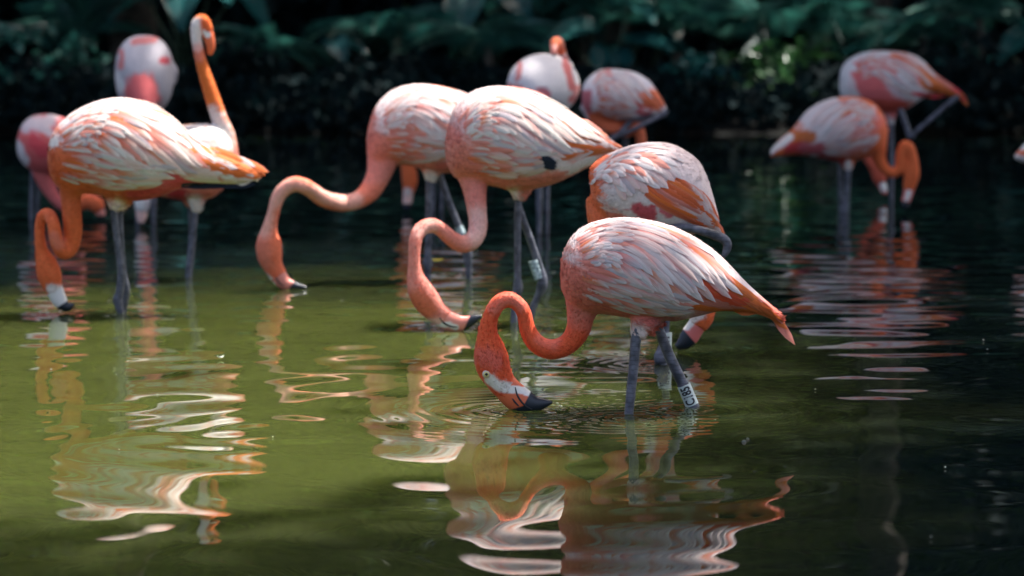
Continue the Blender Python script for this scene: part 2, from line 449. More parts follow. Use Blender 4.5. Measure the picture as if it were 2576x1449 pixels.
def heart_leaf(n=9):
    """elephant ear: lobed at the stalk, pointed at the tip, cupped and drooping; 1 m long, growing along +X"""
    v, f = [], []
    for i in range(n + 1):
        t = i / n
        w = 0.40 * math.sin(math.pi * min(1, (t * 0.86 + 0.14)) ** 0.8) * (1 - 0.25 * t)
        x = t - 0.18 * (1 - t) ** 2
        for j in range(-4, 5):
            s = j / 4
            back = -0.16 * (abs(s) ** 1.5) * (1 - t) ** 2
            z = -0.42 * t * t + 0.10 * abs(s) * w * 2.2 - 0.03 * math.cos(s * 9) * w
            v.append((x + back, s * w, z + 0.015 * math.sin(i * 2.1) * abs(s)))
    for i in range(n):
        for j in range(8):
            a = i * 9 + j; f.append([a, a + 1, a + 10, a + 9])
    return v, f
def frond(nl=20, droop=0.55):
    """a pinnate frond 1 m long along +X with narrow leaflets"""
    pts = []
    for i in range(nl + 1):
        t = i / nl
        pts.append(Vector((t * (1 - 0.18 * t), 0, 0.45 * t - droop * 1.6 * t * t)))
    v, f = tube(pts[::2], [0.010 * (1 - 0.75 * i / (nl / 2)) for i in range(len(pts[::2]))], 4)
    v = list(v)
    for i in range(2, nl + 1):
        t = i / nl; p = pts[i]
        L = 0.36 * math.sin(math.pi * (0.12 + 0.83 * t)) + 0.03
        for s in (-1, 1):
            d = Vector((0.55, s, -0.25)).normalized(); wdt = Vector((1, -s * 0.4, 0.1)).normalized() * 0.021
            q = [p, p + d * L * 0.35 + wdt, p + d * L + Vector((0, 0, -0.12 * L)), p + d * L * 0.35 - wdt]
            o = len(v); v += [tuple(x) for x in q]; f.append([o, o + 1, o + 2, o + 3])
    return v, f
HEART = mesh_obj('leaf', *heart_leaf(), M_BROAD)
FROND = mesh_obj('frond', *frond(), M_FROND, smooth_shade=False)
FRONDB = mesh_obj('frond', *frond(16, 0.4), M_BRIGHT, smooth_shade=False)
for o in (HEART, FROND, FRONDB): COL.objects.unlink(o)
def place_leaf(src, parent, name, at, yaw, pit, roll, size):
    o = src.copy(); o.name = name; COL.objects.link(o); o.parent = parent
    o.location = Vector(at) - wloc(parent)
    o.rotation_euler = (Matrix.Rotation(yaw, 4, 'Z') @ Matrix.Rotation(-pit, 4, 'Y') @ Matrix.Rotation(roll, 4, 'X')).to_euler()
    o.scale = (size,) * 3
    return o
def ear_plant(x, y, h, n, size, label, seed, yaw0=-90, group='elephant ear plants on the far bank'):
    rng = random.Random(seed)
    root = empty('elephant_ear_plant', (x, y, 0.1)); tag(root, label, 'plant', group)
    for i in range(n):
        yw = R(yaw0 + (i - (n - 1) / 2) * 210 / n + rng.uniform(-18, 18))
        hh = h * rng.uniform(0.55, 1.1); out = h * rng.uniform(0.2, 0.5)
        top = Vector((x + math.cos(yw) * out, y + math.sin(yw) * out, 0.1 + hh))
        v, f = tube([(x, y, 0.05), (x + (top.x - x) * .35, y + (top.y - y) * .35, 0.1 + hh * .6), tuple(top)], [0.022, 0.016, 0.010], 6)
        mesh_obj('leaf_stalk', v, f, M_STALK, root)
        place_leaf(HEART, root, 'leaf', top, yw, R(rng.uniform(-40, 12)), R(rng.uniform(-25, 25)), size * rng.uniform(0.75, 1.2))
def frond_plant(x, y, h, n, size, label, seed, src=None, name='fern_palm', group='fern palms on the far bank'):
    rng = random.Random(seed)
    root = empty(name, (x, y, 0.1)); tag(root, label, 'plant', group)
    v, f = tube([(x, y, 0.0), (x + 0.02, y, h * 0.5 + 0.1), (x, y, h + 0.1)], [0.06, 0.05, 0.045], 8)
    mesh_obj('stem', v, f, M_BARK, root)
    for i in range(n):
        yw = 2 * math.pi * i / n + rng.uniform(-.3, .3)
        place_leaf(src or FROND, root, 'frond', (x, y, h + 0.08), yw, R(rng.uniform(5, 50)), R(rng.uniform(-15, 15)), size * rng.uniform(0.8, 1.2))
def plants():
    e = 'elephant ear plants on the far bank'
    for i, a in enumerate((
        (-5.6, 30.2, 0.9, 6, 0.50, 'elephant ear plant at the far left end of the dark bank'),
        (-3.5, 30.8, 1.3, 5, 0.55, 'elephant ear plant on the dark bank behind the upright orange neck'),
        (-2.0, 30.4, 0.8, 6, 0.42, 'low elephant ear plant left of the dark hollow in the bank'),
        (-0.35, 31.0, 1.35, 6, 0.60, 'tall elephant ear plant over the dark hollow above the two middle flamingos'),
        (1.05, 30.2, 1.10, 6, 0.62, 'large teal elephant ear plant just right of the raised orange head'),
        (1.5, 31.5, 1.25, 5, 0.50, 'elephant ear plant behind the lit green leaf cluster'),
        (4.2, 30.6, 0.95, 6, 0.46, 'elephant ear plant behind the red tailed flamingo at right'),
        (5.6, 30.0, 1.0, 6, 0.45, 'elephant ear plant at the far right end of the dark bank'))):
        ear_plant(*a, 300 + i, group=e)
    for i, a in enumerate((
        (-4.7, 31.2, 0.9, 11, 0.95, 'fern palm arching over the bank above the round grey flamingo'),
        (-1.25, 30.6, 0.85, 12, 1.05, 'fern palm with long arching fronds framing the dark hollow'),
        (0.35, 31.3, 1.0, 11, 1.0, 'fern palm high on the bank between two elephant ear plants'),
        (1.75, 30.5, 0.9, 12, 1.0, 'teal fern palm fanned out near the top of the bank'),
        (3.35, 30.6, 0.95, 11, 0.95, 'fern palm above the pair of flamingos at right'),
        (4.95, 30.3, 1.05, 11, 0.9, 'pale fern palm in the upper right corner of the bank'),
        (-2.6, 29.9, 0.70, 13, 0.8, 'low fern palm right of the upright orange neck'),
        (-0.25, 29.8, 0.78, 13, 0.9, 'fern palm fanned low above the backs of the two middle flamingos'),
        (0.75, 30.9, 1.15, 12, 0.95, 'fern palm hanging fronds over the raised small orange head'),
        (2.65, 30.3, 1.0, 13, 0.9, 'fern palm drooping over the bright green young palm'),
        (4.3, 29.9, 0.85, 13, 0.85, 'fern palm right of the orange red tail at upper right'))):
        frond_plant(*a, 400 + i)
    frond_plant(3.0, 30.0, 0.55, 10, 0.62, 'bright green young palm left of the red tailed flamingo', 450, FRONDB, 'young_palm', 'young palms')
    # leafy shrubs at the water's edge
    rng = np.random.default_rng(12)
    for i, (x, y, w, h, m, lab) in enumerate((
        (2.55, 29.3, 0.55, 0.42, M_BRIGHT, 'small sunlit shrub with pale green leaves at the water edge'),
        (1.9, 29.4, 0.4, 0.35, M_BROAD, 'low teal shrub at the water edge beside the sunlit one'),
        (-0.9, 29.5, 0.7, 0.40, M_MASS, 'low dark shrub at the water edge under the hollow'),
        (-2.9, 29.4, 0.8, 0.45, M_MASS, 'low dark shrub at the water edge behind the upright neck'),
        (-5.2, 29.3, 0.9, 0.6, M_FROND, 'leafy shrub at the left end of the water edge'),
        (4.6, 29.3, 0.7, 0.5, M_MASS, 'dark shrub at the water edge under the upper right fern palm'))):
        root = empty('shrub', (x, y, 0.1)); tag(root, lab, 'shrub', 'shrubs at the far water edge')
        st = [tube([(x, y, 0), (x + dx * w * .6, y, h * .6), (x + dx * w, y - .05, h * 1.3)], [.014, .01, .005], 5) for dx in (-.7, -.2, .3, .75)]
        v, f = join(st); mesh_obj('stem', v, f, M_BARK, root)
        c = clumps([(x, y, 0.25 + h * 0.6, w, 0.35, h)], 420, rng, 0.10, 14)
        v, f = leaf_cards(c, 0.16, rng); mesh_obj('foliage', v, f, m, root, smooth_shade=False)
plants()

# ------------------------------------------------------------------ flamingos
ORANGE = np.array((0.78, 0.155, 0.048)); DEEP = np.array((0.60, 0.080, 0.030)); SALMON = np.array((0.80, 0.27, 0.205))
PALE = np.array((0.84, 0.52, 0.44)); PINK = np.array((0.70, 0.17, 0.15)); RED = np.array((0.52, 0.035, 0.055))
WHITE = np.array((0.81, 0.745, 0.73)); GREY = np.array((0.56, 0.51, 0.53)); BLACK = np.array((0.010, 0.016, 0.028))
CREAM = np.array((0.84, 0.80, 0.74)); FLAME = np.array((0.78, 0.185, 0.038))

def catmull(pts, sub):
    p = np.asarray(pts, float); n = len(p)
    out = []
    for i in range(n - 1):
        p0, p1, p2, p3 = p[max(i - 1, 0)], p[i], p[i + 1], p[min(i + 2, n - 1)]
        for t in np.linspace(0, 1, sub, endpoint=False):
            out.append(0.5 * (2 * p1 + (p2 - p0) * t + (2 * p0 - 5 * p1 + 4 * p2 - p3) * t * t + (3 * p1 - p0 - 3 * p2 + p3) * t ** 3))
    out.append(p[-1]); return np.array(out)
def loft(pts, Y, sub=5, seg=20, side=(0, 1, 0), power=1.0, axis=None):
    """pts: (px, py, dy, half height px, half width px); closed tube through them"""
    q = catmull([(a + (a[3],))[:5] if len(a) == 4 else a for a in pts], sub)
    s = scale_at(Y)
    C = [P(a[0], a[1], Y + a[2]) for a in q]
    V, Fc = [], []
    n = len(C); sd = Vector(side)
    for i in range(n):
        t = (C[min(i + 1, n - 1)] - C[max(i - 1, 0)]).normalized()
        if axis is not None: t = Vector(axis)
        sv = (sd - t * sd.dot(t)).normalized(); up = t.cross(sv)
        h, w = max(q[i][3], 0.3) / s, max(q[i][4], 0.3) / s
        for k in range(seg):
            a = 2 * math.pi * k / seg
            ca, sa = math.cos(a), math.sin(a)
            if power != 1.0:
                ca = math.copysign(abs(ca) ** power, ca); sa = math.copysign(abs(sa) ** power, sa)
            V.append(C[i] + up * (h * ca) + sv * (w * sa))
        if i:
            o = (i - 1) * seg
            for k in range(seg):
                Fc.append([o + k, o + (k + 1) % seg, o + seg + (k + 1) % seg, o + seg + k])
    a = len(V); V.append(C[0]); V.append(C[-1]); o = (n - 1) * seg
    for k in range(seg):
        Fc.append([a, (k + 1) % seg, k]); Fc.append([a + 1, o + k, o + (k + 1) % seg])
    return [tuple(v) for v in V], Fc
def body_loft(st, Y, wid, dy=0.0):
    """st: (px, top, bottom[, dy]) stations; half width px from wid * half height, held to a bird's girth"""
    pts = []
    for a in st:
        h = (a[2] - a[1]) / 2
        pts.append((a[0], (a[1] + a[2]) / 2, dy + (a[3] if len(a) > 3 else 0), h, h * wid))
    return pts
def remeshed(name, parts, voxel, smooth_it):
    v, f = join(parts)
    me = bpy.data.meshes.new(name); me.from_pydata(v, [], f)
    bm = bmesh.new(); bm.from_mesh(me); bmesh.ops.recalc_face_normals(bm, faces=bm.faces); bm.to_mesh(me); bm.free()
    o = bpy.data.objects.new(name, me); COL.objects.link(o)
    m = o.modifiers.new('r', 'REMESH'); m.mode = 'VOXEL'; m.voxel_size = voxel
    m = o.modifiers.new('s', 'SMOOTH'); m.iterations = smooth_it; m.factor = 0.5
    dg = bpy.context.evaluated_depsgraph_get()
    me2 = bpy.data.meshes.new_from_object(o.evaluated_get(dg))
    bpy.data.objects.remove(o); bpy.data.meshes.remove(me)
    return me2
def seg_dist(x, y, poly):
    d = np.full(x.shape, 1e9)
    if len(poly) == 1: return np.hypot(x - poly[0][0], y - poly[0][1])
    for (x0, y0), (x1, y1) in zip(poly[:-1], poly[1:]):
        vx, vy = x1 - x0, y1 - y0
        t = np.clip(((x - x0) * vx + (y - y0) * vy) / (vx * vx + vy * vy + 1e-9), 0, 1)
        d = np.minimum(d, np.hypot(x - x0 - vx * t, y - y0 - vy * t))
    return d
def paint(cols, x, y, sc, color, poly, r, soft=0.5, amp=0.5, ang=25, seed=0, nl=(60, 14), strength=1.0):
    """lay a patch of colour along a polyline; the edge is broken up along the feathers' run"""
    d = seg_dist(x, y, poly) / r
    a = R(ang); u = (x * math.cos(a) + y * math.sin(a)) / (nl[0] * sc); v = (-x * math.sin(a) + y * math.cos(a)) / (nl[1] * sc)
    d = d + amp * fbm(u, v, seed, 3)
    m = (1 - smooth(1 - soft * .5, 1 + soft * .5, d))[:, None] * strength
    return cols * (1 - m) + np.asarray(color) * m

# feather tracts, drawn once on the front bird and carried to the others
WING = [[(1440,600),(1500,562),(1567,552),(1640,562),(1710,590),(1790,640),(1850,695),(1905,745),(1960,800)],
        [(1438,620),(1500,583),(1570,576),(1640,594),(1710,636),(1775,690),(1825,735),(1880,765),(1925,785)],
        [(1446,638),(1508,605),(1570,605),(1630,632),(1690,680),(1740,725),(1775,755),(1810,772),(1840,778)],
        [(1460,648),(1512,630),(1560,638),(1610,668),(1650,702),(1690,735),(1725,760),(1760,775),(1790,780)],
        [(1468,660),(1508,655),(1545,665),(1585,690),(1625,715),(1665,738),(1700,757),(1735,770),(1765,776)]]
FLANK = [[(1462,650),(1520,662),(1580,688),(1640,713),(1695,733),(1750,746)],
         [(1456,680),(1516,695),(1578,715),(1640,735),(1700,752),(1754,759)],
         [(1456,710),(1512,730),(1575,750),(1630,764),(1690,772),(1745,771)],
         [(1470,742),(1520,760),(1575,775),(1630,784),(1680,785),(1730,781)]]
QUILL = [[(1770,650),(1835,700),(1895,748),(1950,800),(2001,873)],
         [(1745,690),(1815,725),(1875,757),(1935,788),(1980,815)],
         [(1705,720),(1775,745),(1835,764),(1895,778),(1950,798)],
         [(1680,742),(1745,765),(1805,777),(1855,781),(1910,790)]]
def resample(poly, n=40):
    q = catmull(poly, 8); L = np.concatenate([[0], np.cumsum(np.hypot(*np.diff(q[:, :2], axis=0).T))])
    t = np.linspace(0, L[-1], n)
    return np.stack([np.interp(t, L, q[:, 0]), np.interp(t, L, q[:, 1])], -1)
class Patch:
    def __init__(self, guides): self.g = np.array([resample(p) for p in guides])
    def at(self, s, t):
        g = self.g; n = len(g) - 1
        i = min(int(max(t, 0) * n), n - 1); ft = t * n - i
        k = s * (g.shape[1] - 1)
        def ev(row):
            j = int(min(max(k, 0), g.shape[1] - 2)); return row[j] + (row[j + 1] - row[j]) * (k - j)
        return ev(g[i]) * (1 - ft) + ev(g[i + 1]) * ft
PW, PF, PQ = Patch(WING), Patch(FLANK), Patch(QUILL)
T_ANCH = np.array([(1412, 690), (1567, 545), (1960, 805), (1605, 830)], float)
def affine(dst, src=T_ANCH):
    A = np.hstack([src, np.ones((len(src), 1))])
    X, *_ = np.linalg.lstsq(A, np.asarray(dst, float), rcond=None)
    return X                                            # (3,2): [x y 1] @ X

class Bird:
    def __init__(self, label, Y, foot_px):
        self.Y = Y; self.s = scale_at(Y)
        loc = P(foot_px, 500, Y); loc.z = -0.45
        self.root = empty('flamingo', loc); tag(self.root, label, 'flamingo', 'flamingos wading in the pond')
        self.parts = []
    def add(self, pts, **kw):
        if len(self.parts) == 1:                         # the neck is laid second: remember its run for the lie of the feathers
            q = catmull([p[:3] for p in pts], 6); self.neckline = np.array([P(a[0], a[1], self.Y + a[2]) for a in q])
            self.taildir = (0.9, 0, -0.35) if pts[-1][0] < pts[0][0] else (-0.9, 0, -0.35)
        self.parts.append(loft(pts, self.Y, **kw)); return self
    def build(self, voxel, smooth_it, painter, M=None):
        me = remeshed('body', self.parts, voxel, smooth_it)
        n = len(me.vertices)
        co = np.empty(n * 3); me.vertices.foreach_get('co', co); co = co.reshape(-1, 3)
        self.bvh = BVHTree.FromPolygons([tuple(c) for c in co], [tuple(p.vertices) for p in me.polygons])
        x, y = px_of(co, self.Y)
        self.M = M
        if M is not None:
            A = np.vstack([M.T, [0, 0, 1]]); inv = np.linalg.inv(A)
            tx = inv[0, 0] * x + inv[0, 1] * y + inv[0, 2]; ty = inv[1, 0] * x + inv[1, 1] * y + inv[1, 2]
            self.k = math.sqrt(abs(np.linalg.det(A[:2, :2])))
        else: tx = ty = None; self.k = 1.0
        cols = painter(x, y, tx, ty)
        at = me.attributes.new('Col', 'FLOAT_COLOR', 'POINT')
        c = np.ones((n, 4), np.float32); c[:, :3] = np.clip(cols, 0, 1); at.data.foreach_set('color', c.ravel())
        self.co = co.copy(); self.cols = np.clip(cols, 0, 1)
        nv = np.empty(n * 3); me.vertices.foreach_get('normal', nv); self.nr = nv.reshape(-1, 3)
        me.calc_loop_triangles(); tr = np.empty(len(me.loop_triangles) * 3, np.int32); me.loop_triangles.foreach_get('vertices', tr); self.tri = tr.reshape(-1, 3)
        co -= np.asarray(self.root.location); me.vertices.foreach_set('co', co.ravel())
        me.polygons.foreach_set('use_smooth', np.ones(len(me.polygons), bool))
        me.materials.clear(); me.materials.append(M_BODY); me.update()
        o = bpy.data.objects.new('body', me); COL.objects.link(o); o.parent = self.root
        return self
    # ---- feathers
    def project(self, p, near, snap=False):
        w = P(p[0], p[1], self.Y)
        o = Vector((w.x, self.Y - 1.0 if near else self.Y + 1.0, w.z)); d = Vector((0, 1 if near else -1, 0))
        hit, nrm, idx, dist = self.bvh.ray_cast(o, d)
        if hit is not None and abs(nrm.y) > 0.12:
            if nrm.dot(d) > 0: nrm = -nrm
            return hit, nrm
        h2, nrm, idx, dist = self.bvh.find_nearest(w)
        if hit is not None: return hit, nrm
        if snap: return h2, nrm
        return Vector((w.x, h2.y + (-0.006 if near else 0.006), w.z)), (-d + Vector((0, 0, 0.6))).normalized()
    def feather(self, patch, s0, t0, ds, width, lift0, lift1, near=True, drift=0.0, ns=8):
        M, rows = self.M, []
        pts, nrms = [], []
        for i in range(ns):
            a = i / (ns - 1)
            q = patch.at(s0 + ds * a, min(max(t0 + drift * a, 0), 1))
            q = np.array([q[0], q[1], 1]) @ M
            h, nr = self.project(q, near, patch is PW or patch is PF)
            pts.append(h + nr * (lift0 + (lift1 - lift0) * a ** 1.3)); nrms.append(nr)
        V, Fc, tt, ss = [], [], [], []
        for i in range(ns):
            a = i / (ns - 1)
            t = (pts[min(i + 1, ns - 1)] - pts[max(i - 1, 0)])
            t = t.normalized() if t.length > 1e-6 else Vector((1, 0, 0))
            c = nrms[i].cross(t); c = c.normalized() if c.length > 1e-6 else Vector((0, 0, 1))
            wv = width * (0.55 + 0.45 * min(1, a * 3)) * (1 - max(0, (a - 0.55) / 0.45) ** 3.4) + width * 0.05
            for j in (-1, -0.5, 0, 0.5, 1):
                V.append(pts[i] + c * (wv * j) - nrms[i] * (0.16 * wv * abs(j) ** 1.5)); tt.append(a); ss.append(j)
            if i:
                o = (i - 1) * 5
                for j in range(4): Fc.append([o + j, o + j + 1, o + 6 + j, o + 5 + j])
        return V, Fc, np.array(tt), np.array(ss)
    def feathers(self, specs, rng, near_parts=True, every=1.0):
        """specs: (patch, rows [(s0, t list, ds, width px)], palette, lift); near side one object each, far side joined"""
        w = None
        far = []
        allf = []
        for patch, s0, t0, ds, width, lift, pal in specs:
            for near in (True, False):
                if not near and rng.random() > 0.6: continue
                V, Fc, tt, ss = self.feather(patch, s0, t0, ds, width * self.k / self.s, 0.0012, lift, near, rng.normal(0.035 if patch is PW else 0, 0.03))
                cols = pal(tt, ss, rng)
                (allf if near else far).append((V, Fc, cols, np.stack([tt, ss, np.full(len(tt), rng.random() * 9)], -1)))
        def joined(name, L):
            V, Fc, C, U, o = [], [], [], [], 0
            for v, f, c, u in L:
                V += [tuple(q) for q in v]; Fc += [[i + o for i in q] for q in f]; C.append(c); U.append(u); o += len(v)
            return mesh_obj(name, V, Fc, M_VANE, self.root, np.concatenate(C), vane=np.concatenate(U))
        if not near_parts:
            o = joined('wing', allf + far); o['kind'] = 'stuff'; return
        small = [a for a, sp in zip(allf, specs) if sp[4] < 9]; big = [a for a, sp in zip(allf, specs) if sp[4] >= 9]
        w = joined('wing', small + far); w['kind'] = 'stuff'
        for v, f, c, u in big:
            fo = mesh_obj('feather', [tuple(q) for q in v], f, M_VANE, None, c, origin=self.root.location, vane=u)
            fo.parent = w
    def down(self, n, L, seed=0):
        """short body feathers standing a little off the skin of neck, head and breast, all lying toward the tail"""
        rng = np.random.default_rng(seed + 77)
        co, nr, tri, cols = self.co, self.nr, self.tri, self.cols
        A = co[tri]; ar = np.linalg.norm(np.cross(A[:, 1] - A[:, 0], A[:, 2] - A[:, 0]), axis=1)
        pick = rng.choice(len(tri), n, p=ar / ar.sum())
        w = rng.dirichlet((1, 1, 1), n)[:, :, None]
        p = (co[tri[pick]] * w).sum(1)
        x, y = px_of(p, self.Y); A2 = np.linalg.inv(np.vstack([self.M.T, [0, 0, 1]]))
        tx = A2[0, 0] * x + A2[0, 1] * y + A2[0, 2]; ty = A2[1, 0] * x + A2[1, 1] * y + A2[1, 2]
        keep = (seg_dist(tx, ty, [(1530, 630), (1620, 660), (1740, 720), (1860, 760)]) > 82 * rng.uniform(.85, 1.25, n)) | (rng.random(n) < .04)
        p, w, pick = p[keep], w[keep], pick[keep]; n = len(p)
        p = (co[tri[pick]] * w).sum(1); nn = (nr[tri[pick]] * w).sum(1); nn /= np.linalg.norm(nn, axis=1)[:, None]
        c = (cols[tri[pick]] * w).sum(1)
        nk = self.neckline; tan = np.gradient(nk, axis=0); tan = -tan / np.linalg.norm(tan, axis=1)[:, None]
        d = np.full(n, 1e9); t = np.zeros((n, 3))
        for q, tq in zip(nk[::2], tan[::2]):
            dd = np.linalg.norm(p - q, axis=1); m = dd < d; d[m] = dd[m]; t[m] = tq
        tail = np.array(self.taildir); wt = smooth(0.05, 0.11, d)[:, None]
        t = t * (1 - wt) + tail * wt + rng.normal(size=(n, 3)) * 0.22
        t -= nn * (t * nn).sum(1)[:, None]; t /= np.linalg.norm(t, axis=1)[:, None] + 1e-9
        s = np.cross(nn, t)
        ln = (L * rng.uniform(.6, 1.4, n) * (0.75 + 0.6 * wt[:, 0]))[:, None]
        lift = (rng.uniform(.10, .42, n) * (1 - .6 * wt[:, 0]))[:, None]
        wd = ln * 0.17
        base = p - nn * 0.0008
        v = np.stack([base - s * wd, base + s * wd, base + t * ln * .6 + nn * ln * .6 * lift + s * wd * .8, base + t * ln + nn * ln * lift, base + t * ln * .6 + nn * ln * .6 * lift - s * wd * .8], 1).reshape(-1, 3)
        f = np.arange(n * 5).reshape(-1, 5)
        cc = np.repeat(np.clip(c * rng.uniform(.78, 1.2, n)[:, None], 0, 1), 5, 0)
        vn = np.stack([np.tile([0, 0, .6, 1, .6], n), np.tile([-1, 1, .8, 0, -.8], n), np.repeat(rng.random(n) * 9, 5)], -1)
        o = mesh_obj('down', v, f, M_VANE, self.root, cc, vane=vn); o['kind'] = 'stuff'
    # ---- other parts
    def bill(self, pts, colfn, sub=14, seg=40):
        v, f = loft(pts, self.Y, sub=sub, seg=seg)
        x, y = px_of(np.array(v), self.Y)
        self.bill_bvh = BVHTree.FromPolygons(v, f)
        self.bill_o = mesh_obj('bill', v, f, M_BILL, self.root, colfn(x, y)); return self.bill_o
    def mouth_line(self, poly, r, dy=0.0):
        q = catmull(poly, 6)
        for sgn in (-1, 1):
            pts = []
            for x, y in q:
                c = P(x, y, self.Y + dy)
                h, *_ = self.bill_bvh.ray_cast(Vector((c.x, self.Y + dy + sgn * .3, c.z)), Vector((0, -sgn, 0)))
                if h is None: h, *_ = self.bvh.ray_cast(Vector((c.x, self.Y + dy + sgn * .3, c.z)), Vector((0, -sgn, 0)))
                if h is not None: pts.append(h)
            n = len(pts)
            if n < 4: continue
            v, f = tube(pts, [r / self.s * (.35 + 1.0 * math.sin(math.pi * (.1 + .8 * i / (n - 1)))) for i in range(n)], 6)
            mesh_obj('mouth_line', v, f, M_INK, None, origin=self.root.location).parent = self.bill_o
    def leg(self, pts, foot=True):
        v, f = loft(pts, self.Y, sub=5, seg=14)
        return mesh_obj('leg', v, f, M_LEG, self.root)
    def eye(self, px, py, r, dy):
        """both eyes, standing a little out of the head"""
        for sgn in (-1, 1):
            c = P(px, py, self.Y + dy * 0 )
            o = Vector((c.x, self.Y + dy + sgn * 0.5, c.z)); hit, nrm, *_ = self.bvh.ray_cast(o, Vector((0, -sgn, 0)))
            if hit is None: continue
            def ball(c, r, fl):
                V, Fc = [], []
                for i in range(9):
                    for j in range(14):
                        a, b = math.pi * i / 8, 2 * math.pi * j / 14
                        V.append(Vector(c) + Vector((math.sin(a) * math.cos(b) * r, math.cos(a) * r * fl, math.sin(a) * math.sin(b) * r)))
                for i in range(8):
                    for j in range(14): Fc.append([i * 14 + j, i * 14 + (j + 1) % 14, (i + 1) * 14 + (j + 1) % 14, (i + 1) * 14 + j])
                return [tuple(v) for v in V], Fc
            rr = r / self.s
            mesh_obj('eyelid', *ball(hit, rr * 1.28, 0.55), M_LID, self.root)
            e = mesh_obj('eye', *ball(hit + Vector((0, -sgn * -0.15 * rr, 0)), rr, 0.7), M_EYE, self.root)
            mesh_obj('pupil', *ball(hit + Vector((0, sgn * 0.66 * rr, 0)), rr * 0.48, 0.6), M_PUPIL, None, origin=self.root.location).parent = e
    def band(self, p0, p1, r, mat=None, text=None, dy=0.0, dy1=None):
        """a plastic ring round the leg from p0 (top) to p1; text runs up the leg"""
        a, b = P(p0[0], p0[1], self.Y + dy), P(p1[0], p1[1], self.Y + (dy if dy1 is None else dy1))
        rr = r / self.s; ax = (a - b).normalized()
        fw = Vector((0, -1, 0)); fw = (fw - ax * fw.dot(ax)).normalized(); sd = fw.cross(ax)
        V, Fc, seg = [], [], 28
        prof = [(0, rr * .86), (0, rr), (1, rr), (1, rr * .86)]
        for t, q in prof:
            c = b.lerp(a, t)
            for k in range(seg):
                g = 2 * math.pi * k / seg
                V.append(tuple(c + (fw * math.cos(g) + sd * math.sin(g)) * q))
        for i in range(4):
            for k in range(seg): Fc.append([i * seg + k, i * seg + (k + 1) % seg, ((i + 1) % 4) * seg + (k + 1) % seg, ((i + 1) % 4) * seg + k])
        o = mesh_obj('leg_band', V, Fc, mat or M_BAND, self.root, smooth_shade=False)
        if text:
            cu = bpy.data.curves.new('t', 'FONT'); cu.body = text; cu.align_x = 'CENTER'; cu.align_y = 'CENTER'
            cu.resolution_u = 3; cu.offset = 0.03
            to = bpy.data.objects.new('t', cu); COL.objects.link(to)
            me = bpy.data.meshes.new_from_object(to.evaluated_get(bpy.context.evaluated_depsgraph_get()))
            bpy.data.objects.remove(to)
            bm = bmesh.new(); bm.from_mesh(me)
            bmesh.ops.triangulate(bm, faces=bm.faces); bmesh.ops.subdivide_edges(bm, edges=bm.edges, cuts=6)
            vs_ = np.array([v.co[:] for v in bm.verts]); fc = [[v.index for v in q.verts] for q in bm.faces]; bm.free()
            Ls = (a - b).length * 0.88 / (vs_[:, 0].max() - vs_[:, 0].min())
            hs = rr * 1.5 / (vs_[:, 1].max() - vs_[:, 1].min())
            mid = (a + b) / 2
            out = []
            for vx, vy, vz in vs_:
                g = -vy * hs / rr
                # letters stand with their tops to the left while the word climbs the leg
                out.append(tuple(mid + ax * (vx * Ls) + (fw * math.cos(g) + sd * math.sin(g) * TEXTSIDE) * (rr * 1.05)))
            mesh_obj('lettering', out, fc, M_INK, None, smooth_shade=False, origin=self.root.location).parent = o
        return o
TEXTSIDE = -1.0

# ---- palettes for feathers: base -> tip along the vane
def mixc(a, b, m): return np.asarray(a)[None, :] * (1 - m[:, None]) + np.asarray(b)[None, :] * m[:, None]
def pal_white(pinkness=0.4, base=SALMON, tip=WHITE):
    def f(t, s, rng):
        k, k2 = rng.random(), rng.random()
        tp = tip * rng.uniform(0.90, 1.04)
        if k < 0.10: tp = GREY * rng.uniform(0.95, 1.2)
        elif k < 0.55:
            w = rng.uniform(.15, .6); tp = tip * (1 - w) + PALE * w
        elif k < .62: tp = SALMON * .7 + PALE * .3
        bs = np.asarray(base) * 0.4 + PINK * 0.45 + tp * 0.2 if k2 < 0.6 else np.asarray(base) * 1.02
        st = pinkness * rng.uniform(-0.15, 0.75)
        c = mixc(bs, tp, smooth(st - 0.15, st + 0.22 + 0.35 * rng.random(), t))
        edge = np.clip(np.where(s * (1 if k2 < .7 else -1) > 0, np.abs(s), 0), 0, 1) * pinkness * rng.uniform(0.2, 1.5) * (1 - smooth(.8, 1, t)); edge = np.clip(edge, 0, .9)
        c = c * (1 - edge[:, None]) + (PINK * .6 + SALMON * .4) * edge[:, None]
        if k > 1 - pinkness * 0.28:
            m = (1 - smooth(.5, 1.0, t)) * 0.8 * (1 - 0.4 * np.abs(s)); c = c * (1 - m[:, None]) + FLAME * m[:, None]
        return np.clip(c, 0, 1)
    return f
def pal_quill(tip=ORANGE, alt=RED, soft=1.0):
    def f(t, s, rng):
        k = rng.random()
        c0 = tip * rng.uniform(0.8, 1.1) if k < 0.7 else (alt * rng.uniform(.9, 1.4) if k < .85 else SALMON)
        c = mixc(c0 * 1.05, c0 * rng.uniform(0.75, 1.0), t)
        edge = (np.abs(s) ** 2 * rng.uniform(0.1, 0.7)) * soft
        c = c * (1 - edge[:, None]) + (PALE * .5 + SALMON * .5) * edge[:, None]
        if rng.random() < 0.35 * soft:
            m = smooth(.45, .95, t + .25 * np.abs(s)) * .85; c = c * (1 - m[:, None]) + WHITE * m[:, None]
        return np.clip(c, 0, 1)
    return f

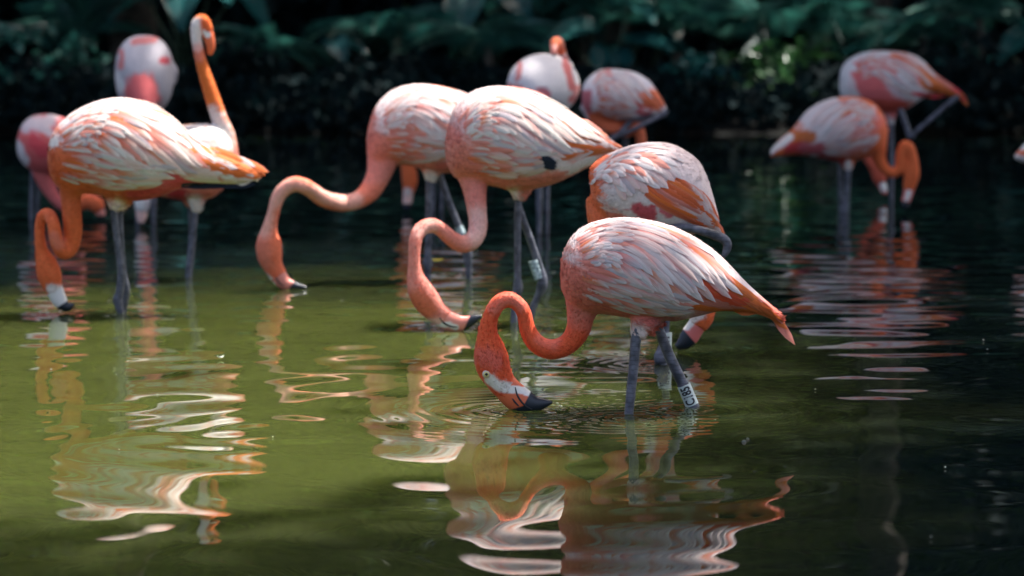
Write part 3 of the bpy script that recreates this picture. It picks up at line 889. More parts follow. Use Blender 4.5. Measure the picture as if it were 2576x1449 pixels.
def standard_specs(rng, dens=1.0, pink=0.4, quill=None, big=True, tip=WHITE, base=SALMON, reach=1.0):
    """shingled from the tail forward: quills first, then long scapulars, coverts and the flank tuft on top"""
    sp = []
    quill = quill or pal_quill()
    for s0 in (0.40, 0.22, 0.05):
        for t in np.linspace(0.02, 0.98, max(3, int(7 * dens))):
            sp.append((PQ, s0 + rng.normal(0, .02), float(np.clip(t + rng.normal(0, .03), 0, 1)), 0.58 + rng.normal(0, .04), 12.5, 0.003, quill))
    rows = [(0.50, 12, 0.29 * reach, 10.5), (0.40, 13, 0.33 * reach, 10.5), (0.30, 13, 0.34, 10.2), (0.21, 13, 0.27, 9.4)]
    for s0, n, ds, w in rows:
        n = max(4, int(n * dens))
        for t in (np.arange(n) + 0.5) / n:
            sp.append((PW, s0 + rng.normal(0, .022), float(np.clip(t + rng.normal(0, .02), 0, 1)), ds * rng.uniform(.85, 1.15), w, 0.0065, pal_white(pink, base, tip)))
    for s0, ds, w in ((0.145, .15, 7.5), (0.10, .12, 7), (0.065, .10, 6.5), (0.03, .09, 6)):
        n = int(14 * dens)
        for t in (np.arange(n) + 0.5) / n:
            sp.append((PW, s0 + rng.normal(0, .012), float(np.clip(t + rng.normal(0, .03), 0, 1)), ds * rng.uniform(.8, 1.2), w, 0.005, pal_white(pink * .9, base, tip)))
    for s0, ds, w in ((0.50, .46, 9.5), (0.36, .40, 9.5), (0.24, .34, 9), (0.13, .28, 7.5), (0.04, .24, 6.5)):
        n = int(10 * dens)
        for t in (np.arange(n) + 0.5) / n:
            sp.append((PF, s0 + rng.normal(0, .03), float(np.clip(t + rng.normal(0, .03), 0, 1)), ds * rng.uniform(.85, 1.1), w, 0.008 if s0 > .2 else 0.004,
                       pal_white(1.25 - s0 * 1.9, base, tip * 0.90)))
    return sp

def profile_painter(neckcol, bodycol, belly=None, extras=(), whitemix=0.85, seed=0):
    def f(x, y, tx, ty):
        c = np.repeat(neckcol[None, :], len(x), 0)
        c = paint(c, tx, ty, 1, bodycol, [(1470, 690), (1600, 720), (1850, 760)], 130, 0.8, 0.2, 15, seed + 1)
        c = paint(c, tx, ty, 1, WHITE * 0.95, [(1490, 575), (1600, 575), (1720, 625), (1850, 715)], 80, 0.5, 0.45, 22, seed + 2, strength=whitemix)
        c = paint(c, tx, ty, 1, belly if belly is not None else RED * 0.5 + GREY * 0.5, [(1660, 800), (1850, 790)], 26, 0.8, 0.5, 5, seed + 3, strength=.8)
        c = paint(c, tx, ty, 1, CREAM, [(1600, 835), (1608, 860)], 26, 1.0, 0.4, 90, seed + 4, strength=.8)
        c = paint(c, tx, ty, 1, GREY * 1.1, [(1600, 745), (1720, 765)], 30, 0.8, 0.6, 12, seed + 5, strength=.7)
        for (col, poly, r, soft, amp, ang, st) in extras:
            c = paint(c, x, y, 0.7, col, poly, r, soft, amp, ang, seed + 9 + len(poly), (30, 12), st)
        return c
    return f
def free_painter(base, extras, seed=0):
    def f(x, y, tx, ty):
        c = np.repeat(base[None, :], len(x), 0)
        for i, (col, poly, r, soft, amp, ang, st) in enumerate(extras):
            c = paint(c, x, y, 0.6, col, poly, r, soft, amp, ang, seed + i * 3, (40, 16), st)
        return c
    return f
def dip(px, py, amp=0.0010, lam=0.055, reach=0.16, dy=None):
    """remember where something breaks the water surface"""
    d = CAMH / math.tan(math.atan((py - CYP) / F) + PITCH)
    q = P(px, py, d); RIPPLES.append((q.x, q.y, amp, lam, reach)); return d

def bill_colors(white, body, tipline, gape=None, gw=3.0):
    """tipline: (ax, ay, c): black where ax*x + ay*y > c; gape: dark mouth line"""
    def f(x, y):
        c = np.repeat(np.asarray(body)[None, :], len(x), 0)
        if white is not None:
            poly, r = white; d = (seg_dist(x, y, poly) + 3 * fbm(x / 9, y / 9, 4)) / r
            m = (1 - smooth(.75, 1.2, d))[:, None]; c = c * (1 - m) + CREAM * m
        if gape is not None:
            for g in gape:
                m = (1 - smooth(gw * .6, gw * 1.2, seg_dist(x, y, g)))[:, None]; c = c * (1 - m) + BLACK * 2 * m
        tl = tipline if isinstance(tipline, list) else [tipline]
        m = smooth(-2, 2, np.max([t[0] * x + t[1] * y - t[2] for t in tl], 0))[:, None]
        return c * (1 - m) + BLACK * m
    return f

def front_bird():
    b = Bird('nearest flamingo with deep orange looped neck and white leg band reading C185', 7.12, 1640)
    rng = np.random.default_rng(1)
    b.add(body_loft([(1411,655,725),(1420,626,745),(1440,592,772),(1480,562,788),(1530,549,792),(1580,546,800),(1640,554,806),(1700,572,808),(1760,603,796),(1820,650,782),(1880,712,784),(1930,757,795),(1965,788,810)], 7.12, 1.02), seg=28, axis=(1, 0, 0))
    b.add([(1500,680,0,85,85),(1474,735,0,58,60),(1462,790,0,37,38),(1454,830,0,31),(1432,862,0,27),(1400,878,0,26),(1367,875,0,25),(1342,856,0,23.5),(1326,825,0,20.5),(1319,790,0,19),(1303,765,0,19),(1278,753,0,20.5),(1254,763,0,21),(1239,785,0,20),(1230,812,0,21.5),(1227,842,0,27,24),(1231,872,0,38,29),(1235,900,0,44,32),(1243,928,0,43,31),(1256,953,0,37,27),(1272,976,0,33,22),(1288,995,0,30,17)], seg=22)
    b.add([(1640,760,0.03,60,45),(1622,800,-0.03,38,32),(1608,828,-0.04,25,24),(1601,852,-0.05,14.5)])
    b.add([(1660,770,0.04,40,40),(1652,800,0.05,24,24),(1656,826,0.05,14)])
    b.add([(1632,790,0.02,22,18),(1636,830,0.0,12,10),(1633,846,0.0,4)])
    M = affine(T_ANCH)
    ex = [(CREAM, [(1234,953),(1252,966),(1276,974),(1298,978)], 14, .5, .3, 40, .95),
          (SALMON, [(1245,775),(1280,745),(1310,765)], 16, 1, .5, 0, .45),  # sunlit top of the neck loop, painted as a paler stroke
          (SALMON, [(1360,850),(1395,860)], 16, 1, .5, 0, .35),  # painted sunlight again, on top of the lower neck bend
          (PINK * .9, [(1215,895),(1240,905)], 26, 1, .6, 80, .5),
          (PINK, [(1560,740),(1640,780)], 30, .8, .8, 15, .6), (SALMON, [(1470,620),(1500,580)], 22, .9, .9, 60, .8),
          (FLAME * .8, [(1700,735),(1850,770)], 30, .6, .4, 15, .9)]
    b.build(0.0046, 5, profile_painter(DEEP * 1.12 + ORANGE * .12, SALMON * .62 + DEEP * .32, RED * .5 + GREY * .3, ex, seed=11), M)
    b.feathers(standard_specs(rng, 1.0, 0.55, pal_quill(FLAME * .95, DEEP, .3)), rng)
    b.bill([(1268,968,0,33,21),(1284,987,0,34.5,20),(1304,1003,0,35,19),(1325,1012,0,30,18),(1345,1016,0,22,16),(1364,1015,0,15,12),(1380,1013,0,8,8),(1390,1012,0,2.5,3)],
           bill_colors(([(1250,972),(1272,976),(1296,978),(1322,982),(1345,992)], 10), ORANGE * .85 + PINK * .15, [(.88, .475, .88 * 1331 + .475 * 992), (.33, .944, .33 * 1300 + .944 * 1024)]), sub=26, seg=72)
    b.mouth_line([(1296,972),(1300,988),(1308,1003),(1321,1018),(1338,1028)], 2.0); b.mouth_line([(1289,1000),(1296,1010),(1306,1020)], 1.8)
    b.eye(1224, 938, 8.5, 0)
    b.down(15000, .0105, 1)
    b.leg([(1606,822,-0.05,12),(1600,852,-0.05,13.5),(1594,920,-0.055,12.5),(1587,990,-0.06,12),(1581,1050,-0.065,11.5),(1577,1090,-0.07,12),(1572,1180,-0.07,14),(1570,1330,-0.07,11)])
    b.leg([(1648,800,0.05,11),(1656,825,0.05,13),(1683,893,0.05,13.5),(1713,957,0.05,14),(1730,996,0.05,14.5),(1744,1028,0.05,18),(1750,1060,0.05,19),(1752,1100,0.06,14),(1756,1330,0.06,12)])
    b.band((1720,969), (1741,1019), 17.5, text='C185', dy=0.05)
    dip(1580, 1052, .0022, .055, .12); dip(1744, 1032, .0026, .055, .12); dip(1345, 1034, .0018, .05, .14); dip(1388, 1014, .0006, .04, .05)

def preening_bird():
    Y = 8.25
    b = Bird('white backed flamingo directly behind the nearest one with orange tail and curled grey foot', Y, 1670)
    rng = np.random.default_rng(2)
    b.add(body_loft([(1484,430,462),(1492,412,520),(1510,397,552),(1545,380,575),(1590,364,590),(1640,357,598),(1690,362,598),(1730,382,592),(1760,408,588),(1780,450,584),(1796,500,588),(1808,545,592)], Y, 1.0), seg=28, axis=(1, 0, 0))
    b.add([(1520,505,0,48,50),(1515,560,-.02,36,36),(1530,620,-.04,26),(1565,670,-.05,22),(1620,700,-.05,20),(1680,705,-.03,19),(1735,712,.1,18),(1768,735,.16,18),(1777,765,.2,22),(1768,795,.2,30,26),(1754,820,.2,26,22)], seg=20)
    b.add([(1660,560,.02,55,45),(1668,640,0,36,32),(1674,710,0,20),(1675,760,0,10)])
    M = affine([(1500, 490), (1640, 356), (1812, 580), (1668, 690)])
    ex = [(ORANGE * .9 + PINK * .1, [(1500,480),(1506,545)], 16, .6, .5, 80, .9), (WHITE * .85, [(1545,490),(1640,520),(1720,545)], 34, .7, .7, 12, .9), (RED, [(1600,520),(1630,530)], 20, .6, .8, 10, .9),
          (CREAM, [(1730,825),(1770,800)], 18, .6, .5, 0, .9), (RED * 1.2, [(1660,525),(1680,530)], 10, .6, .8, 10, .8)]
    b.build(0.0052, 4, profile_painter(ORANGE, SALMON * .7 + DEEP * .2, None, ex, seed=21), M)
    W2 = [[(1500,420),(1545,385),(1600,366),(1660,364),(1715,385),(1755,415),(1775,460),(1792,520),(1805,560)],
          [(1490,430),(1535,400),(1590,385),(1645,392),(1690,420),(1728,455),(1755,490),(1775,520),(1795,550)],
          [(1488,440),(1520,415),(1565,402),(1610,415),(1650,445),(1685,475),(1712,500),(1735,520),(1755,535)],
          [(1486,450),(1508,432),(1540,420),(1572,432),(1600,458),(1622,480),(1645,495),(1668,505),(1690,512)],
          [(1486,460),(1500,450),(1518,445),(1538,458),(1552,475),(1565,490),(1580,500),(1600,506),(1618,508)]]
    p2 = Patch([[tuple((np.linalg.pinv(np.vstack([M.T,[0,0,1]])) @ np.array([x, y, 1]))[:2]) for x, y in g] for g in W2])
    sp = []
    q = pal_quill(ORANGE * 1.05, FLAME)
    p3 = Patch([[tuple((np.linalg.pinv(np.vstack([M.T,[0,0,1]])) @ np.array([x, y, 1]))[:2]) for x, y in g] for g in
        ([(1690,440),(1735,465),(1775,500),(1808,558)], [(1650,450),(1700,480),(1750,515),(1808,575)], [(1615,455),(1670,495),(1730,525),(1800,560),(1828,605)], [(1610,475),(1650,505),(1700,530),(1760,560),(1822,600)])])
    for s0 in (.38, .2, .03):
        for t in np.linspace(.02, .98, 8): sp.append((p3, s0 + rng.normal(0, .02), t, .6, 13, .004, q))
    for s0, n, ds, w in ((.42, 10, .25, 12.5), (.33, 11, .28, 12.5), (.23, 12, .28, 12), (.14, 12, .26, 11), (.07, 12, .2, 9), (.02, 12, .14, 7.5)):
        for t in (np.arange(n) + .5) / n:
            sp.append((p2, s0 + rng.normal(0, .02), float(np.clip(t + rng.normal(0, .02), 0, 1)), ds * rng.uniform(.85, 1.15), w, .007, pal_white(.22, SALMON, WHITE * 1.03)))
    b.feathers(sp, rng)
    b.bill([(1762,806,.2,25,20),(1748,826,.2,24,18),(1735,845,.2,25,17),(1722,860,.2,21,15),(1708,868,.2,14,11),(1698,869,.2,5,5)],
           bill_colors(([(1770,800),(1735,835)], 13), PINK * 1.1, (-0.75, 0.66, -0.75 * 1735 + 0.66 * 852)))
    b.down(6000, .012, 2)
    b.leg([(1672,745,0,9),(1676,800,0,9),(1672,850,0,10),(1667,880,-.08,14),(1664,897,-.1,19),(1665,916,-.1,17),(1668,950,-.1,11),(1670,1150,0,9)])
    b.leg([(1680,575,-.10,9),(1720,572,-.11,10),(1760,579,-.11,11),(1795,590,-.11,12),(1820,601,-.10,12),(1830,616,-.10,11),(1826,634,-.10,9),(1818,648,-.10,5)])
    b.band((1674,836), (1673,884), 16.5, text='C17')
    dip(1665, 918, .0010, .05, .12); dip(1715, 882, .0012, .05, .11)

def middle_bird():
    Y = 9.35
    b = Bird('middle flamingo with pale lower neck curve and white band above its lifted foot', Y, 1310)
    rng = np.random.default_rng(3)
    b.add(body_loft([(1121,350,395),(1130,306,425),(1150,262,450),(1190,229,460),(1240,217,468),(1290,219,480),(1340,230,476),(1390,254,464),(1440,286,442),(1490,322,415),(1530,350,396),(1560,369,382)], Y, 1.0), seg=26, axis=(1, 0, 0))
    b.add([(1195,385,0,62,64),(1190,435,-.02,42),(1195,480,-.04,30),(1199,525,-.07,25),(1203,558,-.09,23.5),(1199,588,-.12,23),(1184,608,-.15,22.5),(1160,613,-.17,21.5),(1132,597,-.20,19),(1106,575,-.22,18),(1082,567,-.24,18.5),(1058,578,-.26,18),(1045,605,-.28,16.5),(1042,655,-.29,15),(1044,690,-.29,20,18),(1056,728,-.29,31,24),(1076,760,-.29,33,25),(1098,785,-.29,28,21),(1122,802,-.29,26,17)], seg=20)
    b.add([(1310,440,0,50,45),(1308,475,0,32,30),(1304,505,0,11)])
    M = affine([(1124, 385), (1260, 216), (1560, 376), (1304, 498)])
    ex = [(PALE, [(1205,540),(1208,575),(1192,606)], 26, 1.6, .6, 80, .85), (SALMON * 1.05, [(1160,613),(1080,567),(1045,610),(1043,690)], 26, 1, .3, 0, .75), (PALE, [(1060,570),(1095,560)], 14, 1, .5, 0, .6),
          (PALE, [(1072,788),(1100,790),(1130,792),(1160,800)], 12, .6, .4, 30, .9), (ORANGE * .9, [(1060,735),(1080,755)], 26, 1, .4, 40, .7),
          (WHITE, [(1370,400),(1440,420),(1480,400)], 18, .7, .8, -20, .9), (PINK, [(1130,330),(1180,300)], 30, 1, .9, 60, .5)]
    b.build(0.0055, 4, profile_painter(SALMON * .93, SALMON * .95, SALMON, ex, seed=31), M)
    T = np.linalg.pinv(np.vstack([M.T, [0, 0, 1]])); inv = lambda g: [tuple((T @ np.array([x, y, 1]))[:2]) for x, y in g]
    pk = Patch([inv(g) for g in ([(1325,380),(1362,388),(1400,402)], [(1330,389),(1364,400),(1400,413)], [(1340,398),(1368,411),(1394,421)])])
    dark = lambda t, s, r: np.repeat((BLACK * 1.8)[None, :], len(t), 0)
    b.feathers(standard_specs(rng, 1.0, .5, reach=1.35, quill= pal_quill(FLAME, ORANGE), tip=CREAM, base=SALMON * 1.05) + [(pk, .0, t, .95, 9.5, .014, dark) for t in (.15, .5, .85)], rng)
    b.bill([(1112,796,-.29,27,16),(1124,805,-.29,26,16),(1142,811,-.29,24,15),(1160,813,-.29,20,13),(1178,809,-.29,15,11),(1195,802,-.29,10,8),(1211,796,-.29,4,4)],
           bill_colors(([(1108,792),(1135,794),(1150,800)], 8), SALMON, (0.9, 0.42, 0.9 * 1170 + 0.42 * 806)))
    b.mouth_line([(1106,797),(1116,810),(1132,819),(1152,822)], 1.9, -.29)
    b.eye(1072, 779, 7.5, -.29)
    b.down(12000, .012, 3)
    b.leg([(1303,488,0,9),(1303,520,0,9),(1302,600,0,8.5),(1302,690,0,9),(1303,722,0,12.5),(1300,742,0,11),(1296,770,0,8.5),(1293,808,-.01,9),(1292,960,-.01,9)])
    b.leg([(1296,490,.07,8),(1313,545,.07,9),(1334,603,.07,9.5),(1355,665,.07,10),(1364,700,.07,13),(1363,722,.07,14),(1354,745,.07,10),(1343,768,.07,9.5),(1336,790,.07,10),(1330,830,.07,9)])
    b.band((1342,655), (1358,700), 14, mat=M_BANDW, dy=0.07)
    dip(1293, 806, .0010, .06, .14); dip(1338, 785, .0010, .06, .14); dip(1140, 830, .0012, .055, .13)

def bird_behind_middle():
    Y = 11.0
    b = Bird('flamingo stretching its S-shaped neck far left, half hidden behind the middle one', Y, 1110)
    rng = np.random.default_rng(4)
    b.add(body_loft([(924,335,395),(934,296,415),(952,258,428),(985,228,418),(1030,213,416),(1075,212,432),(1120,220,436),(1170,236,428),(1220,260,405),(1265,290,380),(1300,318,360),(1330,338,352)], Y, 1.0), seg=24, axis=(1, 0, 0))
    b.add([(985,345,0,55,60),(965,395,-.03,42),(952,440,-.06,31),(930,480,-.1,26.5),(896,505,-.15,21.5),(856,511,-.18,21),(815,500,-.30,20),(785,480,-.36,18.5),(765,468,-.42,18.5),(742,463,-.42,19),(718,474,-.42,18),(699,498,-.42,16.5),(685,545,-.42,15),(677,580,-.42,20,18),(676,612,-.42,31,25),(679,645,-.42,31,25),(688,672,-.42,24,19),(702,695,-.42,22,15)], seg=18)
    b.add([(1085,400,-.02,48,40),(1085,430,-.02,26),(1080,456,-.02,11)])
    M = affine([(927, 370), (1055, 212), (1315, 345), (1085, 446)])
    ex = [(PALE * .98, [(896,500),(780,468),(742,460),(699,498),(684,560)], 24, 1, .3, 0, .7), (SALMON * .85, [(677,600),(680,640)], 30, 1, .4, 60, .6),
          (CREAM, [(684,668),(700,680),(716,688)], 9, .6, .4, 30, .9), (CREAM, [(1080,445),(1095,452)], 18, .8, .5, 0, .8)]
    b.build(0.006, 4, profile_painter(ORANGE * .75 + SALMON * .3, SALMON * .95, PINK, ex, seed=41), M)
    b.feathers(standard_specs(rng, .9, .45, reach=1.3, quill= pal_quill(FLAME, ORANGE), tip=WHITE, base=SALMON), rng)
    b.bill([(697,688,-.42,21,14),(706,701,-.42,20,14),(718,713,-.42,17,13),(734,718,-.42,12.5,10),(752,721,-.42,8,7),(772,724,-.42,3,3)],
           bill_colors(([(690,684),(708,690)], 8), SALMON * .95, (0.75, 0.5, 0.75 * 738 + 0.5 * 718)))
    b.mouth_line([(696,696),(703,709),(716,719)], 1.5, -.42)
    b.eye(683, 655, 5.5, -.22)
    b.down(9000, .013, 4)
    b.leg([(1079,440,-.02,8.5),(1078,520,-.02,8),(1077,630,-.02,8.5),(1076,660,-.02,12),(1075,690,-.02,9),(1074,800,-.02,9)])
    b.leg([(1102,430,.06,8),(1130,508,.06,8),(1160,585,.06,8.5),(1174,630,.06,12),(1178,655,.06,11),(1179,690,.06,8),(1180,800,.06,8)])
    b.band((1154,570), (1162,590), 10.5, mat=M_BANDW, dy=.06)
    dip(1075, 700, .0012, .07, .16); dip(1179, 694, .0012, .07, .16); dip(735, 729, .0012, .07, .16)

def left_bird():
    Y = 9.65
    b = Bird('left foreground flamingo with orange tail plumes and tightly looped neck', Y, 300)
    rng = np.random.default_rng(5)
    b.add(body_loft([(122,378,420),(130,346,448),(150,312,474),(190,279,486),(240,256,490),(290,246,502),(340,249,506),(390,266,498),(440,300,480),(490,352,464),(550,385,460),(610,412,458),(648,432,454)], Y, 1.0), seg=26, axis=(1, 0, 0))
    b.add([(200,410,0,62,62),(182,455,-.02,36),(178,490,0,27),(181,540,0.01,25),(183,585,0.02,24),(176,622,0.02,22),(160,634,0.0,19.5),(146,618,-.02,17.5),(139,590,-.03,17.5),(134,562,-.02,16.5),(122,539,0.03,16),(106,545,0.03,14),(100,572,0.03,13),(101,605,0.03,14),(106,635,0.03,18,16),(116,664,0.03,28,23),(125,695,0.03,31,25),(132,718,0.03,26,20),(140,736,0.03,21,16)], seg=18)
    b.add([(300,440,0,48,40),(292,490,0,32,28),(287,528,0,12)])
    b.add([(330,450,.05,40,36),(312,500,.05,22),(300,530,.05,9)])
    M = affine([(124, 400), (290, 246), (650, 446), (288, 522)])
    ex = [(CREAM, [(128,728),(152,734)], 14, .7, .4, 10, .9), (RED * .7 + PINK * .3, [(350,485),(420,460),(460,440)], 26, .7, .8, -15, .9), (RED, [(440,375),(470,400)], 22, .7, .6, 30, .9),
          (CREAM, [(480,425),(560,440),(630,452)], 20, .6, .5, 8, .95), (CREAM, [(130,355),(150,350)], 12, .8, .9, 0, .9), (ORANGE, [(140,420),(180,440)], 36, .9, .5, 20, .8),
          (SALMON, [(140,590),(150,612)], 14, 1, .4, 0, .5)]
    b.build(0.0055, 4, profile_painter(ORANGE, ORANGE * .78 + SALMON * .1, RED * .8, ex, seed=51), M)
    std = [q for q in standard_specs(rng, 1.0, .7, reach=1.3, quill= pal_quill(FLAME * 1.05, FLAME * .9, .4), tip=CREAM, base=ORANGE) if q[0] is not PQ]
    # white under tail and dark flight feathers below it
    T = np.linalg.pinv(np.vstack([M.T, [0, 0, 1]]))
    inv = lambda g: [tuple((T @ np.array([x, y, 1]))[:2]) for x, y in g]
    pt = Patch([inv(g) for g in ([(455,415),(520,422),(580,436),(640,455)], [(450,428),(520,438),(580,448),(642,460)], [(445,442),(520,452),(580,457),(640,464)])])
    pk = Patch([inv(g) for g in ([(450,462),(520,460),(590,460),(650,463)], [(450,470),(520,466),(590,465),(648,466)])])
    dark = lambda t, s, r: np.repeat((BLACK * 1.6)[None, :], len(t), 0)
    sp = [(pk, s0, t, .62, 11, .002, dark) for s0 in (.35, .05) for t in (.2, .8)]
    sp += [(pt, s0 + rng.normal(0, .02), t, .45, 12, .008, pal_white(.12, SALMON, CREAM)) for s0 in (.5, .3, .1) for t in (.1, .35, .6, .9)]
    pq = Patch([inv(g) for g in ([(480,362),(540,378),(610,405),(680,438)], [(470,380),(530,395),(600,420),(668,449)], [(465,395),(520,410),(570,428),(655,452)])])
    sp += [(pq, s0, t, .62, 12.5, .010, pal_quill(FLAME * 1.1, FLAME, .35)) for s0 in (.36, .2, .04) for t in (.05, .35, .65, .95)]
    b.feathers(std + sp, rng)
    b.bill([(137,728,0.03,22,16),(143,742,0.03,21,15),(151,757,0.03,19,14),(160,767,0.03,16,12),(172,771,0.03,12,10),(186,767,0.03,4,4)],
           bill_colors(([(132,725),(150,755)], 26), CREAM, (0.55, 0.83, 0.55 * 160 + 0.83 * 763)))
    b.down(11000, .0125, 5)
    b.leg([(290,505,0,9),(287,532,0,9),(296,614,0,9),(305,690,0,10),(300,738,0,11),(296,752,0,13),(300,775,0,10.5),(303,800,0,10),(304,950,0,10)])
    b.leg([(303,515,.05,7),(304,600,.05,8),(312,690,.05,8),(318,730,.05,10),(314,760,.05,9),(310,800,.05,8),(310,930,.05,8)])
    dip(302, 796, .0012, .06, .15); dip(170, 784, .0012, .06, .15)

def upright_bird():
    Y = 11.1
    b = Bird('flamingo holding its long orange neck upright with bill hanging down', Y, 485)
    rng = np.random.default_rng(6)
    b.add(body_loft([(310,400,440),(340,375,470),(380,352,488),(430,326,500),(480,314,506),(530,313,498),(560,324,475),(580,348,440),(590,372,415)], Y, .95), seg=22, axis=(1, 0, 0))
    b.add([(545,420,0,50,50),(575,405,0,26),(581,372,0,17),(572,335,0,18),(553,300,0,20),(537,253,0,19),(521,205,0,17),(507,160,0,14.5),(498,120,0,13.5),(494,92,0,14),(496,68,0,17),(505,52,0,17,15),(516,60,0,16,14),(524,82,0,14,12)], seg=18)
    b.add([(480,450,-.02,44,36),(492,495,-.02,26),(492,535,-.02,9)])
    b.add([(450,450,.04,36,32),(466,490,.04,18),(478,520,.04,8)])
    M = affine([(588, 395), (500, 313), (320, 425), (488, 530)])
    ex = [(CREAM, [(494,60),(496,112)], 17, .6, .3, 90, .95), (SALMON, [(498,125),(500,140)], 16, 1, .3, 90, .6), (RED, [(440,490),(500,500)], 20, .7, .7, 0, .9), (CREAM, [(490,505),(490,535)], 20, .8, .4, 90, .9),
          (CREAM, [(500,335),(560,350)], 34, .7, .3, 20, .9), (ORANGE, [(516,60),(525,90)], 12, .8, .2, 90, .9)]
    b.build(0.006, 4, profile_painter(FLAME * .95, SALMON, PINK, ex, seed=61), M)
    b.feathers(standard_specs(rng, .6, .06, tip=CREAM, base=WHITE), rng, near_parts=False)
    b.bill([(518,72,0,14,12),(524,88,0,14,11),(529,108,0,12,10),(530,124,0,10,8),(527,138,0,6,5)], bill_colors(([(516,74),(524,88)], 8), ORANGE, (-.3, .95, -.3 * 527 + .95 * 150)))
    b.down(6000, .014, 6)
    b.leg([(492,520,-.02,8),(488,580,-.02,7),(482,640,-.02,8),(478,662,-.02,10),(476,690,-.02,7),(474,780,-.02,7)])
    b.leg([(478,512,.05,6),(480,600,.05,6),(476,660,.05,8),(472,690,.05,6),(472,780,.05,6)])
    dip(475, 700, .0010, .07, .15)

def far_left_bird():
    Y = 14.6
    b = Bird('pink mottled flamingo at the far left behind the left foreground bird', Y, 85)
    b.add(body_loft([(45,345,390),(58,312,412),(80,293,430),(105,287,440),(135,288,442),(170,300,435),(205,320,420)], Y, .95), axis=(1, 0, 0))
    b.add([(110,400,0,42,42),(112,440,0,28),(124,475,0,19),(145,505,0,16),(172,522,0,16),(200,516,0,17),(222,505,0,20),(242,515,0,21),(252,530,0,15)], seg=16)
    b.build(0.008, 4, free_painter(PINK * .7 + RED * .4, [(GREY * 1.05, [(80,310),(130,310)], 24, .6, .9, 40, .9), (WHITE * .9, [(52,370),(66,400)], 17, .6, .5, 80, .9), (RED * 1.3, [(95,340),(120,380)], 18, .7, .8, 60, .6),
                                             (ORANGE, [(205,505),(250,520)], 26, .8, .3, 0, .9), (PINK, [(112,450),(145,505)], 22, 1, .3, 0, .7)], 71))
    b.bill([(247,524,0,14,10),(254,538,0,12,9),(258,548,0,6,6)], bill_colors(None, SALMON, (0, 1, 542)))
    b.leg([(82,425,0,6),(80,480,0,5),(79,530,0,6),(79,560,0,5),(79,640,0,5)])
    b.leg([(98,430,.05,6),(96,480,.05,5),(95,550,.05,5),(95,640,.05,5)])

def round_grey_bird():
    Y = 14.3
    b = Bird('round grey flamingo seen head on with a red pink breast at upper left', Y, 365)
    b.parts.append(loft([(362,215,-.17,26,24),(362,202,-.14,62,52),(363,190,-.08,92,68),(363,187,0,99,74),(363,190,.1,92,68),(363,204,.2,60,46),(363,215,.3,28,22),(363,222,.36,10,10)], Y, seg=26, side=(1, 0, 0), axis=(0, 1, 0), power=.82))
    b.add([(363,215,-.11,44,40),(366,262,-.17,28),(369,310,-.2,19),(370,370,-.2,16),(366,430,-.2,15),(361,475,-.2,16),(358,505,-.2,21),(357,532,-.2,16)], seg=16)
    b.add([(420,150,.02,8,14),(430,178,0,18,14),(437,205,.05,8,14)])
    b.build(0.008, 4, free_painter(GREY * .85, [(GREY * 1.15, [(340,130),(380,150)], 36, 1, .7, 80, .6), (RED * .5 + PINK * .75, [(364,222),(366,260),(369,330),(364,460)], 42, .4, .35, 80, .95), (PINK, [(310,130),(312,165)], 9, .6, .9, 70, .8), (PINK, [(345,105),(390,98)], 9, .6, .9, 0, .8),  # greys lowered: the shade over this bird is put into its colour
                                                 (RED, [(418,150),(425,152)], 10, .6, .5, 0, .9), (CREAM, [(300,190),(310,220)], 12, .7, .4, 70, .7), (CREAM, [(358,500),(357,530)], 22, .7, .3, 90, .9)], 81))
    b.bill([(357,525,-.2,15,13),(356,545,-.2,13,11),(355,562,-.2,7,8)], bill_colors(None, PALE, (0, 1, 553)))
    b.leg([(350,250,.02,8),(348,400,.02,6),(347,480,.02,8),(347,570,.02,6),(347,650,.02,6)])
    b.leg([(382,250,.04,8),(384,400,.04,6),(385,480,.04,8),(386,570,.04,6),(386,650,.04,6)])

def hidden_bird():
    Y = 15.3
    b = Bird('flamingo showing only its hanging orange head below the belly of the long necked one', Y, 1110)
    b.add(body_loft([(1004,300,355),(1015,275,375),(1045,252,392),(1090,242,400),(1135,248,396),(1180,266,382),(1220,290,362),(1260,315,345)], Y, .95), axis=(1, 0, 0))
    b.add([(1030,340,0,32,34),(1020,375,0,20),(1022,405,0,17),(1029,432,0,20),(1031,456,0,20),(1028,478,0,15),(1026,494,0,12)], seg=16)
    b.build(0.008, 4, free_painter(ORANGE, [(GREY * 1.2, [(1060,280),(1180,310)], 34, .7, .7, 15, .9), (CREAM, [(1026,482),(1025,500)], 11, .7, .3, 0, .8)], 91))
    b.bill([(1027,486,0,13,10),(1025,505,0,12,9),(1023,522,0,9,8),(1022,532,0,4,4)], bill_colors(None, PALE, (0, 1, 512)))
    b.leg([(1092,385,0,6),(1090,450,0,5),(1089,490,0,6),(1088,540,0,5),(1088,620,0,5)])
    b.leg([(1110,385,.05,6),(1110,450,.05,5),(1110,540,.05,5),(1110,620,.05,5)])

